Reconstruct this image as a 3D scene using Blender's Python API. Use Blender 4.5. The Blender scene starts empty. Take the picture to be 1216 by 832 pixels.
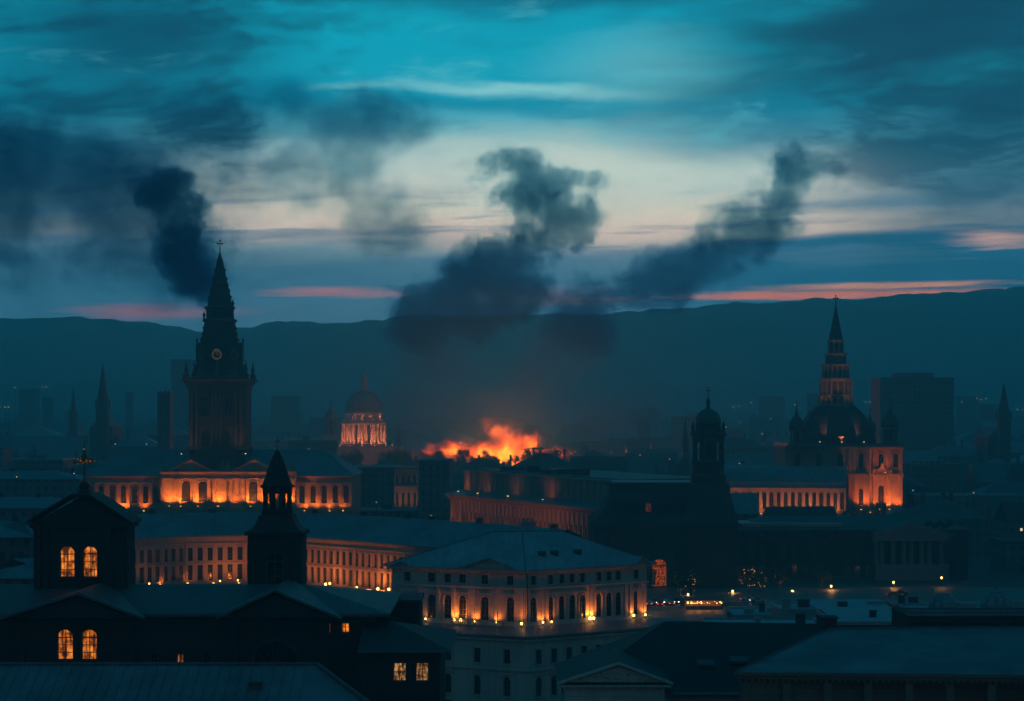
import bpy, bmesh, math, random
from mathutils import Vector, Matrix, noise as mnoise
R = math.radians
sc = bpy.context.scene
COL = sc.collection
# ---------------------------------------------------------------- camera
CAMZ = 55.0
F = 2634.0
cam = bpy.data.objects.new("camera", bpy.data.cameras.new("camera"))
COL.objects.link(cam)
cam.location = (0, 0, CAMZ)
cam.rotation_euler = (R(90), 0, 0)
cam.data.sensor_width = 36
cam.data.lens = 36 * F / 1216.0
cam.data.shift_y = (480 - 416) / 1216.0
cam.data.clip_start = 1.0
cam.data.clip_end = 30000
sc.camera = cam
# ---------------------------------------------------------------- render settings
sc.render.engine = "CYCLES"
cy = sc.cycles
cy.use_denoising = True
cy.max_bounces = 4
cy.diffuse_bounces = 1
cy.glossy_bounces = 2
cy.transmission_bounces = 2
cy.volume_bounces = 1
cy.transparent_max_bounces = 24
cy.volume_step_rate = 1.0
cy.volume_max_steps = 160
cy.sample_clamp_indirect = 2.0
cy.use_light_tree = True
vs = sc.view_settings
vs.view_transform = 'Standard'
vs.look = 'None'
vs.exposure = 0.0
vs.gamma = 1.0
vs.use_curve_mapping = False


def lin(r, g, b):
    f = lambda c: (c / 255.0) / 12.92 if c <= 10.3 else ((c / 255.0 + 0.055) / 1.055) ** 2.4
    return (f(r), f(g), f(b))


class E:
    """small expression wrapper round math nodes"""
    nt = None

    def __init__(s, k): s.k = k

    @staticmethod
    def op(o, *a, clamp=False):
        n = E.nt.nodes.new("ShaderNodeMath"); n.operation = o; n.use_clamp = clamp
        for i, x in enumerate(a):
            if isinstance(x, E): E.nt.links.new(x.k, n.inputs[i])
            else: n.inputs[i].default_value = x
        return E(n.outputs[0])
    def __add__(s, o): return E.op('ADD', s, o)
    __radd__ = __add__
    def __sub__(s, o): return E.op('SUBTRACT', s, o)
    def __rsub__(s, o): return E.op('SUBTRACT', o, s)
    def __mul__(s, o): return E.op('MULTIPLY', s, o)
    __rmul__ = __mul__
    def __truediv__(s, o): return E.op('DIVIDE', s, o)
    def __rtruediv__(s, o): return E.op('DIVIDE', o, s)
    def mx(s, o): return E.op('MAXIMUM', s, o)
    def mn(s, o): return E.op('MINIMUM', s, o)
    def ab(s): return E.op('ABSOLUTE', s)
    def sat(s): return E.op('ADD', s, 0.0, clamp=True)


def sstep(x, a, b):
    n = E.nt.nodes.new("ShaderNodeMapRange"); n.interpolation_type = 'SMOOTHSTEP'
    E.nt.links.new(x.k, n.inputs[0])
    if a <= b:
        n.inputs[1].default_value, n.inputs[2].default_value = a, b
        n.inputs[3].default_value, n.inputs[4].default_value = 0, 1
    else:
        n.inputs[1].default_value, n.inputs[2].default_value = b, a
        n.inputs[3].default_value, n.inputs[4].default_value = 1, 0
    return E(n.outputs[0])


def mixc(fac, a, b):
    n = E.nt.nodes.new("ShaderNodeMix"); n.data_type = 'RGBA'; n.clamp_factor = True
    for i, x in ((0, fac), (6, a), (7, b)):
        if isinstance(x, E): E.nt.links.new(x.k, n.inputs[i])
        elif i == 0: n.inputs[i].default_value = x
        else: n.inputs[i].default_value = (*x[:3], 1)
    return E(n.outputs[2])


def vec(x, y, z):
    n = E.nt.nodes.new("ShaderNodeCombineXYZ")
    for i, q in enumerate((x, y, z)):
        if isinstance(q, E): E.nt.links.new(q.k, n.inputs[i])
        else: n.inputs[i].default_value = q
    return E(n.outputs[0])


def nz(v, scale=1.0, detail=3.0, rough=0.5, dist=0.0):
    n = E.nt.nodes.new("ShaderNodeTexNoise")
    n.inputs['Scale'].default_value = scale; n.inputs['Detail'].default_value = detail
    n.inputs['Roughness'].default_value = rough; n.inputs['Distortion'].default_value = dist
    if v is not None: E.nt.links.new(v.k, n.inputs['Vector'])
    return E(n.outputs[0])


def sep(v):
    n = E.nt.nodes.new("ShaderNodeSeparateXYZ"); E.nt.links.new(v.k, n.inputs[0])
    return [E(o) for o in n.outputs]


def ramp(x, stops):
    n = E.nt.nodes.new("ShaderNodeValToRGB"); cr = n.color_ramp
    while len(cr.elements) > 1: cr.elements.remove(cr.elements[-1])
    cr.elements[0].position = stops[0][0]; cr.elements[0].color = (*stops[0][1], 1)
    for p, c in stops[1:]:
        e = cr.elements.new(p); e.color = (*c, 1)
    E.nt.links.new(x.k, n.inputs[0])
    return E(n.outputs[0])


# ---------------------------------------------------------------- world: dusk sky and its cloud layers
W = bpy.data.worlds.new("World"); sc.world = W; W.use_nodes = True
nt = W.node_tree; nt.nodes.clear(); E.nt = nt
tc = nt.nodes.new("ShaderNodeTexCoord")
dx, dy, dz = sep(E(tc.outputs['Generated']))
dyc = dy.ab().mx(0.22)
U0 = dx / dyc * 26.34
V0 = dz / dyc * 26.34            # 1 unit = 2.17 degrees of sky near the horizon
wv = vec(U0 * 0.22, V0 * 0.7, 3.1)
w1 = nz(wv, 1.0, 4, 0.55) - 0.5
w2 = nz(vec(U0 * 0.3, V0 * 0.9, 9.7), 1.0, 4, 0.55) - 0.5
U = U0 + w1 * 1.6
V = V0 + w2 * 0.75
st = nz(vec(U0 * 0.16 + w1 * 0.4, V0 * 2.0 - U0 * 0.10, 1.3), 1.0, 5, 0.62) - 0.5      # wind-drawn streaks
st2 = nz(vec(U0 * 0.30, V0 * 5.0 - U0 * 0.1 + w1 * 1.0, 5.3), 1.0, 4, 0.6) - 0.5     # fine streaks


def px2(px, py): return (px - 608) / 100.0, (480 - py) / 100.0


def blob(px, py, sx, sy, tilt=0.0, lo=1.5, hi=0.15):
    """soft cloud mask: 1 inside, 0 outside; tilt = rise per unit run"""
    u, v = px2(px, py)
    a = (U - u) * (100.0 / sx)
    b = ((V - v) - (U0 - u) * tilt) * (100.0 / sy)
    d = E.op('SQRT', a * a + b * b) - st * 1.1
    return sstep(d, lo, hi)


t = V * (1 / 14.0)
S = lambda py: max(0.0, (480 - py) / 100.0 / 14.0)
base = ramp(t, [(0.0, lin(40, 90, 110)), (S(372), lin(92, 118, 135)), (S(330), lin(90, 130, 150)), (S(300), lin(120, 150, 160)),
                (S(272), lin(238, 212, 190)), (S(245), lin(238, 225, 200)), (S(205), lin(196, 214, 206)), (S(165), lin(110, 182, 190)),
                (S(120), lin(15, 160, 185)), (S(60), lin(0, 160, 185)), (S(0), lin(0, 150, 175)),
                (0.5, lin(0, 120, 146)), (1.0, lin(0, 92, 118))])
c = base
DK = lin(0, 92, 118); DK2 = lin(0, 74, 98); MID = lin(20, 118, 145)
# overall darker to the left and to the far right, brighter in the middle
side = sstep(U, -2.4, -5.2)
c = mixc(side * 0.50, c, lin(0, 84, 110))
side2 = sstep(U, 3.0, 5.6)
c = mixc(side2 * 0.5, c, lin(0, 100, 126))
for (m, k, colr) in [
    (blob(760, 85, 130, 40, 0.0), 0.55, lin(120, 200, 205)),
    (blob(600, 103, 150, 9, -0.02), 0.85, lin(150, 215, 215)),
    (blob(420, 103, 50, 6, 0.02), 0.5, lin(130, 205, 205)),
    (blob(1180, 80, 90, 22, 0.1), 0.6, lin(0, 168, 186)),
    (blob(455, 25, 80, 26, 0), 0.5, lin(0, 176, 198)),
    (blob(720, 195, 270, 44, 0.04), 0.85, lin(215, 228, 210)),
    (blob(960, 150, 170, 24, 0.12), 0.35, lin(110, 175, 180)),
]:
    c = mixc(m * k, c, colr)
for (m, k, colr) in [
    (blob(1080, 45, 330, 66, 0.16), 0.97, lin(0, 56, 80)),
    (blob(930, 145, 210, 42, 0.08), 0.70, lin(0, 112, 142)),
    (blob(1200, 125, 110, 40, 0.1), 0.85, lin(0, 60, 84)),
    (blob(1170, 215, 210, 62, 0.02), 0.85, lin(0, 88, 116)),
    (blob(170, 45, 170, 66, 0), 0.85, lin(0, 58, 84)),
    (blob(640, 4, 230, 15, 0), 0.8, lin(0, 96, 122)),
    (blob(540, 122, 200, 14, 0), 0.55, lin(0, 122, 150)),
    (blob(330, 130, 170, 36, 0), 0.45, lin(0, 100, 126)),
    (blob(90, 190, 220, 95, 0), 0.8, lin(0, 74, 100)),
    (blob(1000, 238, 120, 12, 0), 0.4, lin(60, 120, 140)),
]:
    c = mixc(m * k, c, colr)
# low bank with a crisp upper edge
u1, v1 = px2(1216, 266)
edge = V0 + st2 * 0.30 - (v1 - (6.08 - U0).mx(0) * 0.055)
bank = sstep(edge, 0.06, -0.10)
lowr = sstep(U0, 1.2, 3.3)
c = mixc(bank * (0.55 + lowr * 0.4), c, lin(58, 112, 140))
c = mixc(bank * lowr * 0.8, c, lin(8, 92, 124))
# thin dark bars across the cream
bars = sstep(st2, 0.02, 0.16) * sstep(V0, 2.7, 2.25) * sstep(V0, 1.5, 1.8)
c = mixc(bars * 0.65, c, lin(80, 120, 145))
# afterglow stripes above the hills
gap = nz(vec(U0 * 0.55, V0 * 9.0, 31.0), 1.0, 5, 0.65) - 0.56
def stripe(px, py, sx, sy, tilt=0.0):
    u, v = px2(px, py)
    a = (U0 - u) * (100.0 / sx)
    b = ((V0 - v) - (U0 - u) * tilt + w2 * 0.10 + st2 * 0.12) * (100.0 / sy)
    return sstep(E.op('SQRT', a * a + b * b) - st2 * 1.6 - gap * 1.2, 1.15, 0.1)
for (m, k, colr) in [
    (stripe(1030, 350, 330, 8, 0.012), 1.0, lin(255, 138, 92)),
    (stripe(1090, 338, 190, 5, 0.02), 0.9, lin(255, 170, 120)),
    (stripe(640, 354, 150, 17), 0.65, lin(225, 135, 125)),
    (stripe(400, 346, 110, 7), 0.75, lin(210, 130, 128)),
    (stripe(165, 371, 120, 15), 0.85, lin(170, 100, 110)),
    (stripe(1180, 283, 80, 14), 0.9, lin(245, 190, 165)),
]:
    c = mixc(m * k, c, colr)
# ragged mid-scale cloud texture, darker and heavier to both upper sides
tx = nz(vec(U0 * 0.95 + w1 * 2.0, V0 * 2.6 + w2 * 1.2, 2.2), 1.0, 7, 0.66) - 0.5
tx2 = nz(vec(U0 * 0.30, V0 * 1.25 - U0 * 0.12, 12.2), 1.0, 6, 0.62, 0.6) - 0.5
upper = sstep(V0, 2.0, 3.2)
hv = (sstep(U0, -0.8, -4.0) * 0.9 + sstep(U0, 2.2, 4.6) * 0.9).sat()
m = sstep(tx * 0.8 + tx2 * 1.0 + hv * 0.14, 0.0, 0.26)
c = mixc(m * (upper * 0.5 + 0.25) * (hv * 0.75 + 0.42), c, lin(0, 52, 76))
lt = sstep(tx * 0.6 - tx2 * 1.1 - hv * 0.12, 0.06, 0.30)
c = mixc(lt * upper * 0.50, c, lin(96, 196, 206))
# the sky shines through the low haze: its true brightness rises towards the horizon
vsafe = V0.mx(1.25)
boost = E.op('EXPONENT', 2.05 / vsafe + 0.10) * (1.0 - sstep(V0, 5.0, 9.0) * 0.42)
vm = nt.nodes.new("ShaderNodeVectorMath"); vm.operation = 'SCALE'
nt.links.new(c.k, vm.inputs[0]); nt.links.new(boost.k, vm.inputs['Scale']); c = E(vm.outputs[0])
# away from the sunset the sky is an even deep teal
front = sstep(dy, -0.1, 0.35)
c = mixc(front, mixc(sstep(dz, 0.65, 0.2), lin(0, 92, 120), lin(66, 86, 104)), c)
# the physical sky adds its own gradient; a sun just under the horizon ahead
sky = nt.nodes.new("ShaderNodeTexSky"); sky.sky_type = 'NISHITA'; sky.sun_disc = False
SUN_EL, SUN_AZ = R(1.0), R(8)
sky.sun_elevation = SUN_EL; sky.sun_rotation = SUN_AZ
bgs = nt.nodes.new("ShaderNodeBackground"); bgs.inputs[1].default_value = 0.0012
nt.links.new(sky.outputs[0], bgs.inputs[0])
bg = nt.nodes.new("ShaderNodeBackground"); bg.inputs[1].default_value = 1.0
nt.links.new(c.k, bg.inputs[0])
ad = nt.nodes.new("ShaderNodeAddShader")
nt.links.new(bg.outputs[0], ad.inputs[0]); nt.links.new(bgs.outputs[0], ad.inputs[1])
wo = nt.nodes.new("ShaderNodeOutputWorld"); nt.links.new(ad.outputs[0], wo.inputs[0])
W.cycles.sampling_method = 'MANUAL'; W.cycles.sample_map_resolution = 512
# the last of the sun, all but gone behind cloud
sun = bpy.data.objects.new("sun", bpy.data.lights.new("sun", 'SUN'))
COL.objects.link(sun)
sun.data.energy = 0.006; sun.data.angle = R(12); sun.data.color = (1.0, 0.62, 0.42)
sd = Vector((math.sin(SUN_AZ) * math.cos(R(3)), math.cos(SUN_AZ) * math.cos(R(3)), math.sin(R(3))))
sun.rotation_euler = sd.to_track_quat('Z', 'Y').to_euler()
# ---------------------------------------------------------------- helpers
rnd = random.Random(7)


def X(px, D): return (px - 608) / F * D
def Z(py, D): return CAMZ - (py - 480) / F * D


MATS = {}


def mat(name, col, rough=0.7, metal=0.0, kind=None, scale=1.0, amp=0.25, bump=0.0, col2=None, emit=None, es=0.0):
    if name in MATS: return MATS[name]
    m = bpy.data.materials.new(name); m.use_nodes = True; n = m.node_tree; E.nt = n
    b = n.nodes['Principled BSDF']
    b.inputs['Roughness'].default_value = rough; b.inputs['Metallic'].default_value = metal
    tcn = n.nodes.new("ShaderNodeTexCoord"); P = E(tcn.outputs['Object'])
    oi = n.nodes.new("ShaderNodeObjectInfo"); ornd = E(oi.outputs['Random'])
    x, y, z = sep(P)
    big = nz(P, 0.12 * scale, 4, 0.6); fine = nz(P, 1.6 * scale, 4, 0.65)
    f = big * 0.65 + fine * 0.35
    if kind == 'stone':      # rain streaks and ashlar courses
        strk = nz(vec(x * 1.3, y * 1.3, z * 0.12), 1.0, 4, 0.6)
        f = f * 0.6 + strk * 0.4
    c2 = col2 or tuple(q * 0.45 for q in col)
    tone = ((f - 0.5) * (2.6 * amp / 0.25) + 0.5).sat()
    c = mixc(tone, c2, col)
    h = fine
    if kind == 'stone':
        br = n.nodes.new("ShaderNodeTexBrick"); n.links.new(vec(x + y, z, 0.0).k, br.inputs['Vector'])
        br.inputs['Scale'].default_value = 1.0; br.inputs['Brick Width'].default_value = 1.3; br.inputs['Row Height'].default_value = 0.55
        br.inputs['Mortar Size'].default_value = 0.03
        c = mixc(E(br.outputs['Fac']) * 0.5, c, c2); h = fine * 0.3 - E(br.outputs['Fac']) * 0.5
    elif kind == 'slate':
        br = n.nodes.new("ShaderNodeTexBrick"); n.links.new(vec(x + y * 0.37, (y + z * 1.7) * 1.0, 0.0).k, br.inputs['Vector'])
        br.inputs['Scale'].default_value = 1.0; br.inputs['Brick Width'].default_value = 0.5; br.inputs['Row Height'].default_value = 0.42
        br.inputs['Mortar Size'].default_value = 0.03
        br.inputs['Color1'].default_value = (0, 0, 0, 1); br.inputs['Color2'].default_value = (1, 1, 1, 1)
        c = mixc(sstep(nz(vec(x * 0.5, y * 0.5, z * 0.5), 1.3, 4, 0.6), 0.5, 0.72) * 0.45, c, c2)
        c = mixc(E(br.outputs['Fac']) * 0.5, c, c2); h = fine * 0.4 - E(br.outputs['Fac']) * 0.6 + E(br.outputs['Color']) * 0.2
    elif kind == 'seam':     # metal sheets, patchy frost and standing damp
        wv_ = n.nodes.new("ShaderNodeTexWave"); wv_.wave_type = 'BANDS'; wv_.bands_direction = 'X'
        n.links.new(P.k, wv_.inputs['Vector']); wv_.inputs['Scale'].default_value = 0.55; wv_.inputs['Distortion'].default_value = 0.0
        line = sstep(E(wv_.outputs['Fac']), 0.93, 0.99)
        strk = nz(vec(x * 1.1, y * 0.18, z * 0.3), 1.0, 5, 0.65)
        c = mixc(sstep(strk, 0.42, 0.68) * 0.7, c, c2); c = mixc(line * 0.6, c, c2); h = line
    elif kind == 'facade':   # far blocks: rows of dark openings belong to the wall's pattern
        fx = E.op('FRACT', (x + y) * 0.33); fz = E.op('FRACT', z * 0.29)
        win = sstep(fx, 0.30, 0.34) * sstep(fx, 0.70, 0.66) * sstep(fz, 0.25, 0.28) * sstep(fz, 0.80, 0.77)
        geo = n.nodes.new("ShaderNodeNewGeometry"); nzv = sep(E(geo.outputs['Normal']))[2]
        win = win * sstep(nzv.ab(), 0.5, 0.3)
        c = mixc(win * 0.85, c, (0.012, 0.015, 0.02))
    if kind in ('facade', 'stuffwall'):
        k_ = (ornd * 0.8 + 0.5)
        c = mixc(k_.sat(), (0.0, 0.0, 0.0), c)
    n.links.new(c.k, b.inputs['Base Color'])
    n.links.new(((fine - 0.5) * 0.35 + rough).sat().k, b.inputs['Roughness'])
    if bump:
        bp = n.nodes.new("ShaderNodeBump"); bp.inputs['Strength'].default_value = bump; bp.inputs['Distance'].default_value = 0.05
        n.links.new(h.k, bp.inputs['Height']); n.links.new(bp.outputs[0], b.inputs['Normal'])
    MATS[name] = m
    return m


def mat_emit(name, col, strength, var=0.0, scale=1.5):
    if name in MATS: return MATS[name]
    m = bpy.data.materials.new(name); m.use_nodes = True; n = m.node_tree; E.nt = n
    b = n.nodes['Principled BSDF']; b.inputs['Base Color'].default_value = (0.02, 0.02, 0.02, 1)
    b.inputs['Roughness'].default_value = 0.3
    b.inputs['Emission Color'].default_value = (*col, 1); b.inputs['Emission Strength'].default_value = strength
    if var:
        tcn = n.nodes.new("ShaderNodeTexCoord"); P = E(tcn.outputs['Object']); x, y, z = sep(P)
        oi = n.nodes.new("ShaderNodeObjectInfo"); orn = E(oi.outputs['Random'])
        a = nz(vec(x * 2.2 + orn * 30.0, y * 0.3, z * 0.28), scale, 2, 0.5)       # curtains hang in vertical folds
        bb = nz(vec(x * 0.8 + orn * 50.0, y, z * 0.9), scale, 2, 0.5)
        s_ = (sstep(a, 0.38, 0.60) * 0.85 + 0.15) * (sstep(bb, 0.32, 0.66) * 0.95 + 0.2) * strength * (orn * 0.5 + 0.6)
        n.links.new(s_.k, b.inputs['Emission Strength'])
        cc = mixc(sstep(bb, 0.35, 0.7), tuple(q * w for q, w in zip(col, (0.8, 0.55, 0.4))), col)
        n.links.new(cc.k, b.inputs['Emission Color'])
    MATS[name] = m
    return m


M_PALE = mat("pale_stone", (0.62, 0.50, 0.42), 0.8, kind='stone', bump=0.5)
M_CRES = mat("cream_stucco", (0.46, 0.37, 0.29), 0.8, kind='stone', bump=0.4)
M_STONE = mat("sandstone", (0.34, 0.27, 0.20), 0.85, kind='stone', bump=0.6)
M_RED = mat("red_sandstone", (0.40, 0.27, 0.20), 0.85, kind='stone', bump=0.6)
M_BROWN = mat("brown_stone", (0.16, 0.11, 0.08), 0.85, kind='stone', bump=0.6)
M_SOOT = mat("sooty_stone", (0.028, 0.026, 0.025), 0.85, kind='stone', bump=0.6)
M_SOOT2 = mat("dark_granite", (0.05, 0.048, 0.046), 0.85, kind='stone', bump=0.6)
M_ROOF = mat("weathered_zinc", (0.19, 0.22, 0.24), 0.5, kind='seam', bump=0.5, amp=0.3)
M_FROST = mat("frosted_zinc", (0.30, 0.34, 0.37), 0.5, kind='seam', bump=0.5, amp=0.35, col2=(0.15, 0.17, 0.18))
M_SLATE = mat("slate", (0.085, 0.095, 0.105), 0.6, kind='slate', bump=0.7)
M_DARKSL = mat("black_slate", (0.025, 0.026, 0.028), 0.65, kind='slate', bump=0.7)
M_LEAD = mat("lead_sheet", (0.11, 0.12, 0.13), 0.55, kind='seam', bump=0.4)
M_COPPER = mat("dark_copper", (0.06, 0.08, 0.075), 0.55, kind='seam', bump=0.4)
M_GLASS = mat("window_glass", (0.010, 0.014, 0.018), 0.15, amp=0.1)
M_FRAME = mat("painted_frame", (0.10, 0.10, 0.10), 0.5)
M_IRON = mat("black_iron", (0.02, 0.02, 0.02), 0.45, metal=0.6)
M_GOLD = mat("gilding", (0.75, 0.42, 0.10), 0.28, metal=1.0)
M_WHITE = mat("white_gravel_roof", (0.30, 0.34, 0.36), 0.75, amp=0.35, col2=(0.28, 0.32, 0.35))
M_PANEL = mat("painted_panel", (0.30, 0.33, 0.35), 0.5)
M_BLOCK = mat("block_wall", (0.16, 0.16, 0.16), 0.8, kind='facade')
M_FARW = mat("far_wall", (0.10, 0.10, 0.10), 0.8, kind='stuffwall')
M_FARR = mat("far_roof", (0.14, 0.155, 0.165), 0.7, kind='stuffwall')
M_LIT = mat_emit("lit_window_warm", (1.0, 0.29, 0.03), 1.25, var=1)
M_LITP = mat_emit("lit_window_pale", (1.0, 0.52, 0.18), 0.8, var=1, scale=3.0)
M_GLOBE = mat_emit("lamp_globe", (1.0, 0.50, 0.12), 9.0)
M_COOL = mat_emit("lamp_cool", (0.55, 0.85, 1.0), 1.2)
M_AMBER = mat_emit("far_amber", (1.0, 0.42, 0.12), 1.5)
M_TAIL = mat_emit("tail_light", (1.0, 0.05, 0.02), 4.0)
M_HEAD = mat_emit("head_light", (1.0, 0.85, 0.6), 6.0)


class MB:
    def __init__(s, M=None): s.v = []; s.f = []; s.mi = []; s.M = M; s.cur = 0

    def add(s, vs_, fs):
        n = len(s.v)
        for p in vs_:
            s.v.append(tuple(s.M @ Vector(p)) if s.M else tuple(p))
        for f in fs: s.f.append(tuple(i + n for i in f)); s.mi.append(s.cur)
        return s

    def box(s, x0, x1, y0, y1, z0, z1):
        return s.add([(x, y, z) for z in (z0, z1) for y in (y0, y1) for x in (x0, x1)],
                     [(0, 2, 3, 1), (4, 5, 7, 6), (0, 1, 5, 4), (2, 6, 7, 3), (0, 4, 6, 2), (1, 3, 7, 5)])

    def poly(s, pts): return s.add(pts, [tuple(range(len(pts)))])

    def prism(s, foot, z0, z1, cap=True):
        n = len(foot)
        vs_ = [(*p[:2], z0) for p in foot] + [(*p[:2], z1) for p in foot]
        fs = [(i, (i + 1) % n, n + (i + 1) % n, n + i) for i in range(n)]
        if cap: fs += [tuple(range(n, 2 * n)), tuple(range(n - 1, -1, -1))]
        return s.add(vs_, fs)

    def lathe(s, cx, cy_, prof, n=8, rot=None, sy=1.0, cap=True):
        """prof: list of (radius, z) bottom to top"""
        rot = math.pi / n if rot is None else rot
        vs_ = []; fs = []
        for r, z in prof:
            for i in range(n):
                a = rot + 2 * math.pi * i / n
                vs_.append((cx + r * math.cos(a), cy_ + r * sy * math.sin(a), z))
        for j in range(len(prof) - 1):
            for i in range(n):
                a, b = j * n + i, j * n + (i + 1) % n
                fs.append((a, b, b + n, a + n))
        if cap:
            fs.append(tuple(range(n - 1, -1, -1))); k = (len(prof) - 1) * n; fs.append(tuple(range(k, k + n)))
        return s.add(vs_, fs)

    def tube(s, p0, p1, r0, r1=None, n=6):
        r1 = r0 if r1 is None else r1
        p0, p1 = Vector(p0), Vector(p1); d = (p1 - p0).normalized()
        u = d.orthogonal().normalized(); w = d.cross(u)
        vs_ = [p + (u * math.cos(2 * math.pi * i / n) + w * math.sin(2 * math.pi * i / n)) * r for p, r in ((p0, r0), (p1, r1)) for i in range(n)]
        fs = [(i, (i + 1) % n, n + (i + 1) % n, n + i) for i in range(n)] + [tuple(range(n - 1, -1, -1)), tuple(range(n, 2 * n))]
        return s.add(vs_, fs)

    def ball(s, c, r, n=8, m=5, sz=1.0):
        prof = [(max(0.001, r * math.sin(math.pi * j / m)), c[2] - r * sz * math.cos(math.pi * j / m)) for j in range(m + 1)]
        return s.lathe(c[0], c[1], prof, n, cap=False)

    def mesh(s, name, mats, off=(0, 0, 0), smooth=False):
        me = bpy.data.meshes.new(name)
        ox, oy, oz = off
        me.from_pydata([(x - ox, y - oy, z - oz) for x, y, z in s.v], [], s.f)
        for m in (mats if isinstance(mats, (list, tuple)) else [mats]): me.materials.append(m)
        if any(s.mi): me.polygons.foreach_set("material_index", s.mi)
        if smooth: me.polygons.foreach_set("use_smooth", [True] * len(s.f))
        bm = bmesh.new(); bm.from_mesh(me); bmesh.ops.recalc_face_normals(bm, faces=bm.faces); bm.to_mesh(me); bm.free()
        me.update()
        return me


def wloc(o):
    p = Vector((0, 0, 0))
    while o is not None: p += Vector(o.location); o = o.parent
    return p


def thing(name, label, cat, loc=(0, 0, 0), group=None):
    o = bpy.data.objects.new(name, None); COL.objects.link(o); o.location = loc
    o.empty_display_size = 0.5
    o["label"] = label; o["category"] = cat
    if group: o["group"] = group
    return o


def part(name, mb, m, parent, smooth=False):
    """mb is in world coordinates; the object becomes a part of parent"""
    off = wloc(parent)
    o = bpy.data.objects.new(name, mb.mesh(name, m, off, smooth)); COL.objects.link(o); o.parent = parent
    return o


def single(name, mb, m, label, cat, group=None, kind=None, smooth=False, loc=(0, 0, 0)):
    o = bpy.data.objects.new(name, mb.mesh(name, m, loc, smooth)); COL.objects.link(o); o.location = loc
    if kind: o["kind"] = kind
    if label: o["label"] = label; o["category"] = cat
    if group: o["group"] = group
    return o


def inst(name, me, parent, M):
    """a further copy of a part mesh; M is its world matrix, the parent is an unrotated empty"""
    o = bpy.data.objects.new(name, me); COL.objects.link(o); o.parent = parent
    o.matrix_basis = Matrix.Translation(-wloc(parent)) @ M
    return o


class Fac:
    """facade frame: s runs left to right as seen from outside, d outward, z up"""
    def __init__(f, P0, P1):
        f.p = Vector((P0[0], P0[1], 0)); v = Vector((P1[0] - P0[0], P1[1] - P0[1], 0)); f.L = v.length; f.s = v.normalized()
        f.n = Vector((f.s.y, -f.s.x, 0))

    def M(f, s=0, d=0, z=0):       # local x = s, local y = inward, z = up
        o = f.p + f.s * s + f.n * d
        m = Matrix.Identity(4)
        for i in range(3): m[i][0] = f.s[i]; m[i][1] = -f.n[i]; m[i][2] = (0, 0, 1)[i]; m[i][3] = (o.x, o.y, z)[i]
        return m


PROTO = {}


def window_meshes(w, h, arch, style, glass, stone):
    key = (round(w, 2), round(h, 2), arch, style, glass.name, stone.name)
    if key in PROTO: return PROTO[key]
    b = MB(); hw = w / 2; fr = 0.12 if h > 1.2 else 0.06
    spring = h - hw if arch else h
    # masonry surround, sill and (for arches) the spandrels closing the square opening
    b.cur = 0
    if arch:
        N = 10; pts = [(-hw * math.cos(math.pi * i / N), spring + hw * math.sin(math.pi * i / N)) for i in range(N + 1)]
        for i in range(N):
            (xa, za), (xb, zb) = pts[i], pts[i + 1]
            b.add([(xa, -0.28, za), (xb, -0.28, zb), (xb, -0.28, h), (xa, -0.28, h), (xa, 0.0, za), (xb, 0.0, zb)], [(0, 1, 2, 3), (0, 4, 5, 1)])
            # archivolt
            q = 1.16
            xo, zo = xa * q, spring + (za - spring) * q; xp, zp = xb * q, spring + (zb - spring) * q
            b.add([(xa, -0.42, za), (xb, -0.42, zb), (xp, -0.42, zp), (xo, -0.42, zo), (xo, -0.3, zo), (xp, -0.3, zp), (xa, -0.3, za), (xb, -0.3, zb)],
                  [(0, 1, 2, 3), (3, 2, 5, 4), (0, 6, 7, 1)])
    if style != 'plain':
        b.box(-hw - 0.22, -hw, -0.41, -0.29, 0, spring); b.box(hw, hw + 0.22, -0.41, -0.29, 0, spring)
        if not arch: b.box(-hw - 0.26, hw + 0.26, -0.45, -0.29, h, h + 0.24)
    b.box(-hw - 0.3, hw + 0.3, -0.5, -0.29, -0.2, 0.0)
    if style == 'hood':            # little cornice on the head of the window
        t_ = h + (0.35 if arch else 0.45)
        b.box(-hw - 0.4, hw + 0.4, -0.62, -0.29, t_, t_ + 0.18)
    if style == 'gable':
        t_ = h + 0.3
        b.add([(-hw - 0.4, -0.6, t_), (hw + 0.4, -0.6, t_), (0, -0.6, t_ + 0.8), (-hw - 0.4, -0.29, t_), (hw + 0.4, -0.29, t_), (0, -0.29, t_ + 0.8)],
              [(0, 1, 2), (0, 3, 4, 1), (1, 4, 5, 2), (2, 5, 3, 0)])
    b.cur = 1
    for (x0, x1, z0, z1) in [(-hw, -hw + fr, 0, h), (hw - fr, hw, 0, h), (-hw, hw, 0, fr), (-hw, hw, spring - fr / 2, spring + fr / 2), (-fr / 3, fr / 3, 0, h)]:
        b.box(x0, x1, -0.07, -0.005, z0 + 0.001, z1)
    nb = max(1, int(spring / 1.1))
    for i in range(1, nb + 1):
        z_ = spring * i / (nb + 1); b.box(-hw, hw, -0.055, -0.01, z_ - fr / 3, z_ + fr / 3)
    if style == 'tracery':
        for sx in (-0.5, 0.5): b.box(hw * sx - 0.03, hw * sx + 0.03, -0.06, -0.01, 0, h - hw * 0.3)
    g = MB()
    if arch:
        N = 10; g.add([(-hw, 0, 0), (hw, 0, 0)] + [(hw * math.cos(math.pi * i / N), 0, spring + hw * math.sin(math.pi * i / N)) for i in range(N + 1)], [tuple(range(N + 3))])
    else: g.add([(-hw, 0, 0), (hw, 0, 0), (hw, 0, h), (-hw, 0, h)], [(0, 1, 2, 3)])
    r = (b.mesh("window", [stone, M_FRAME]), g.mesh("pane", glass))
    PROTO[key] = r
    return r


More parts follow.
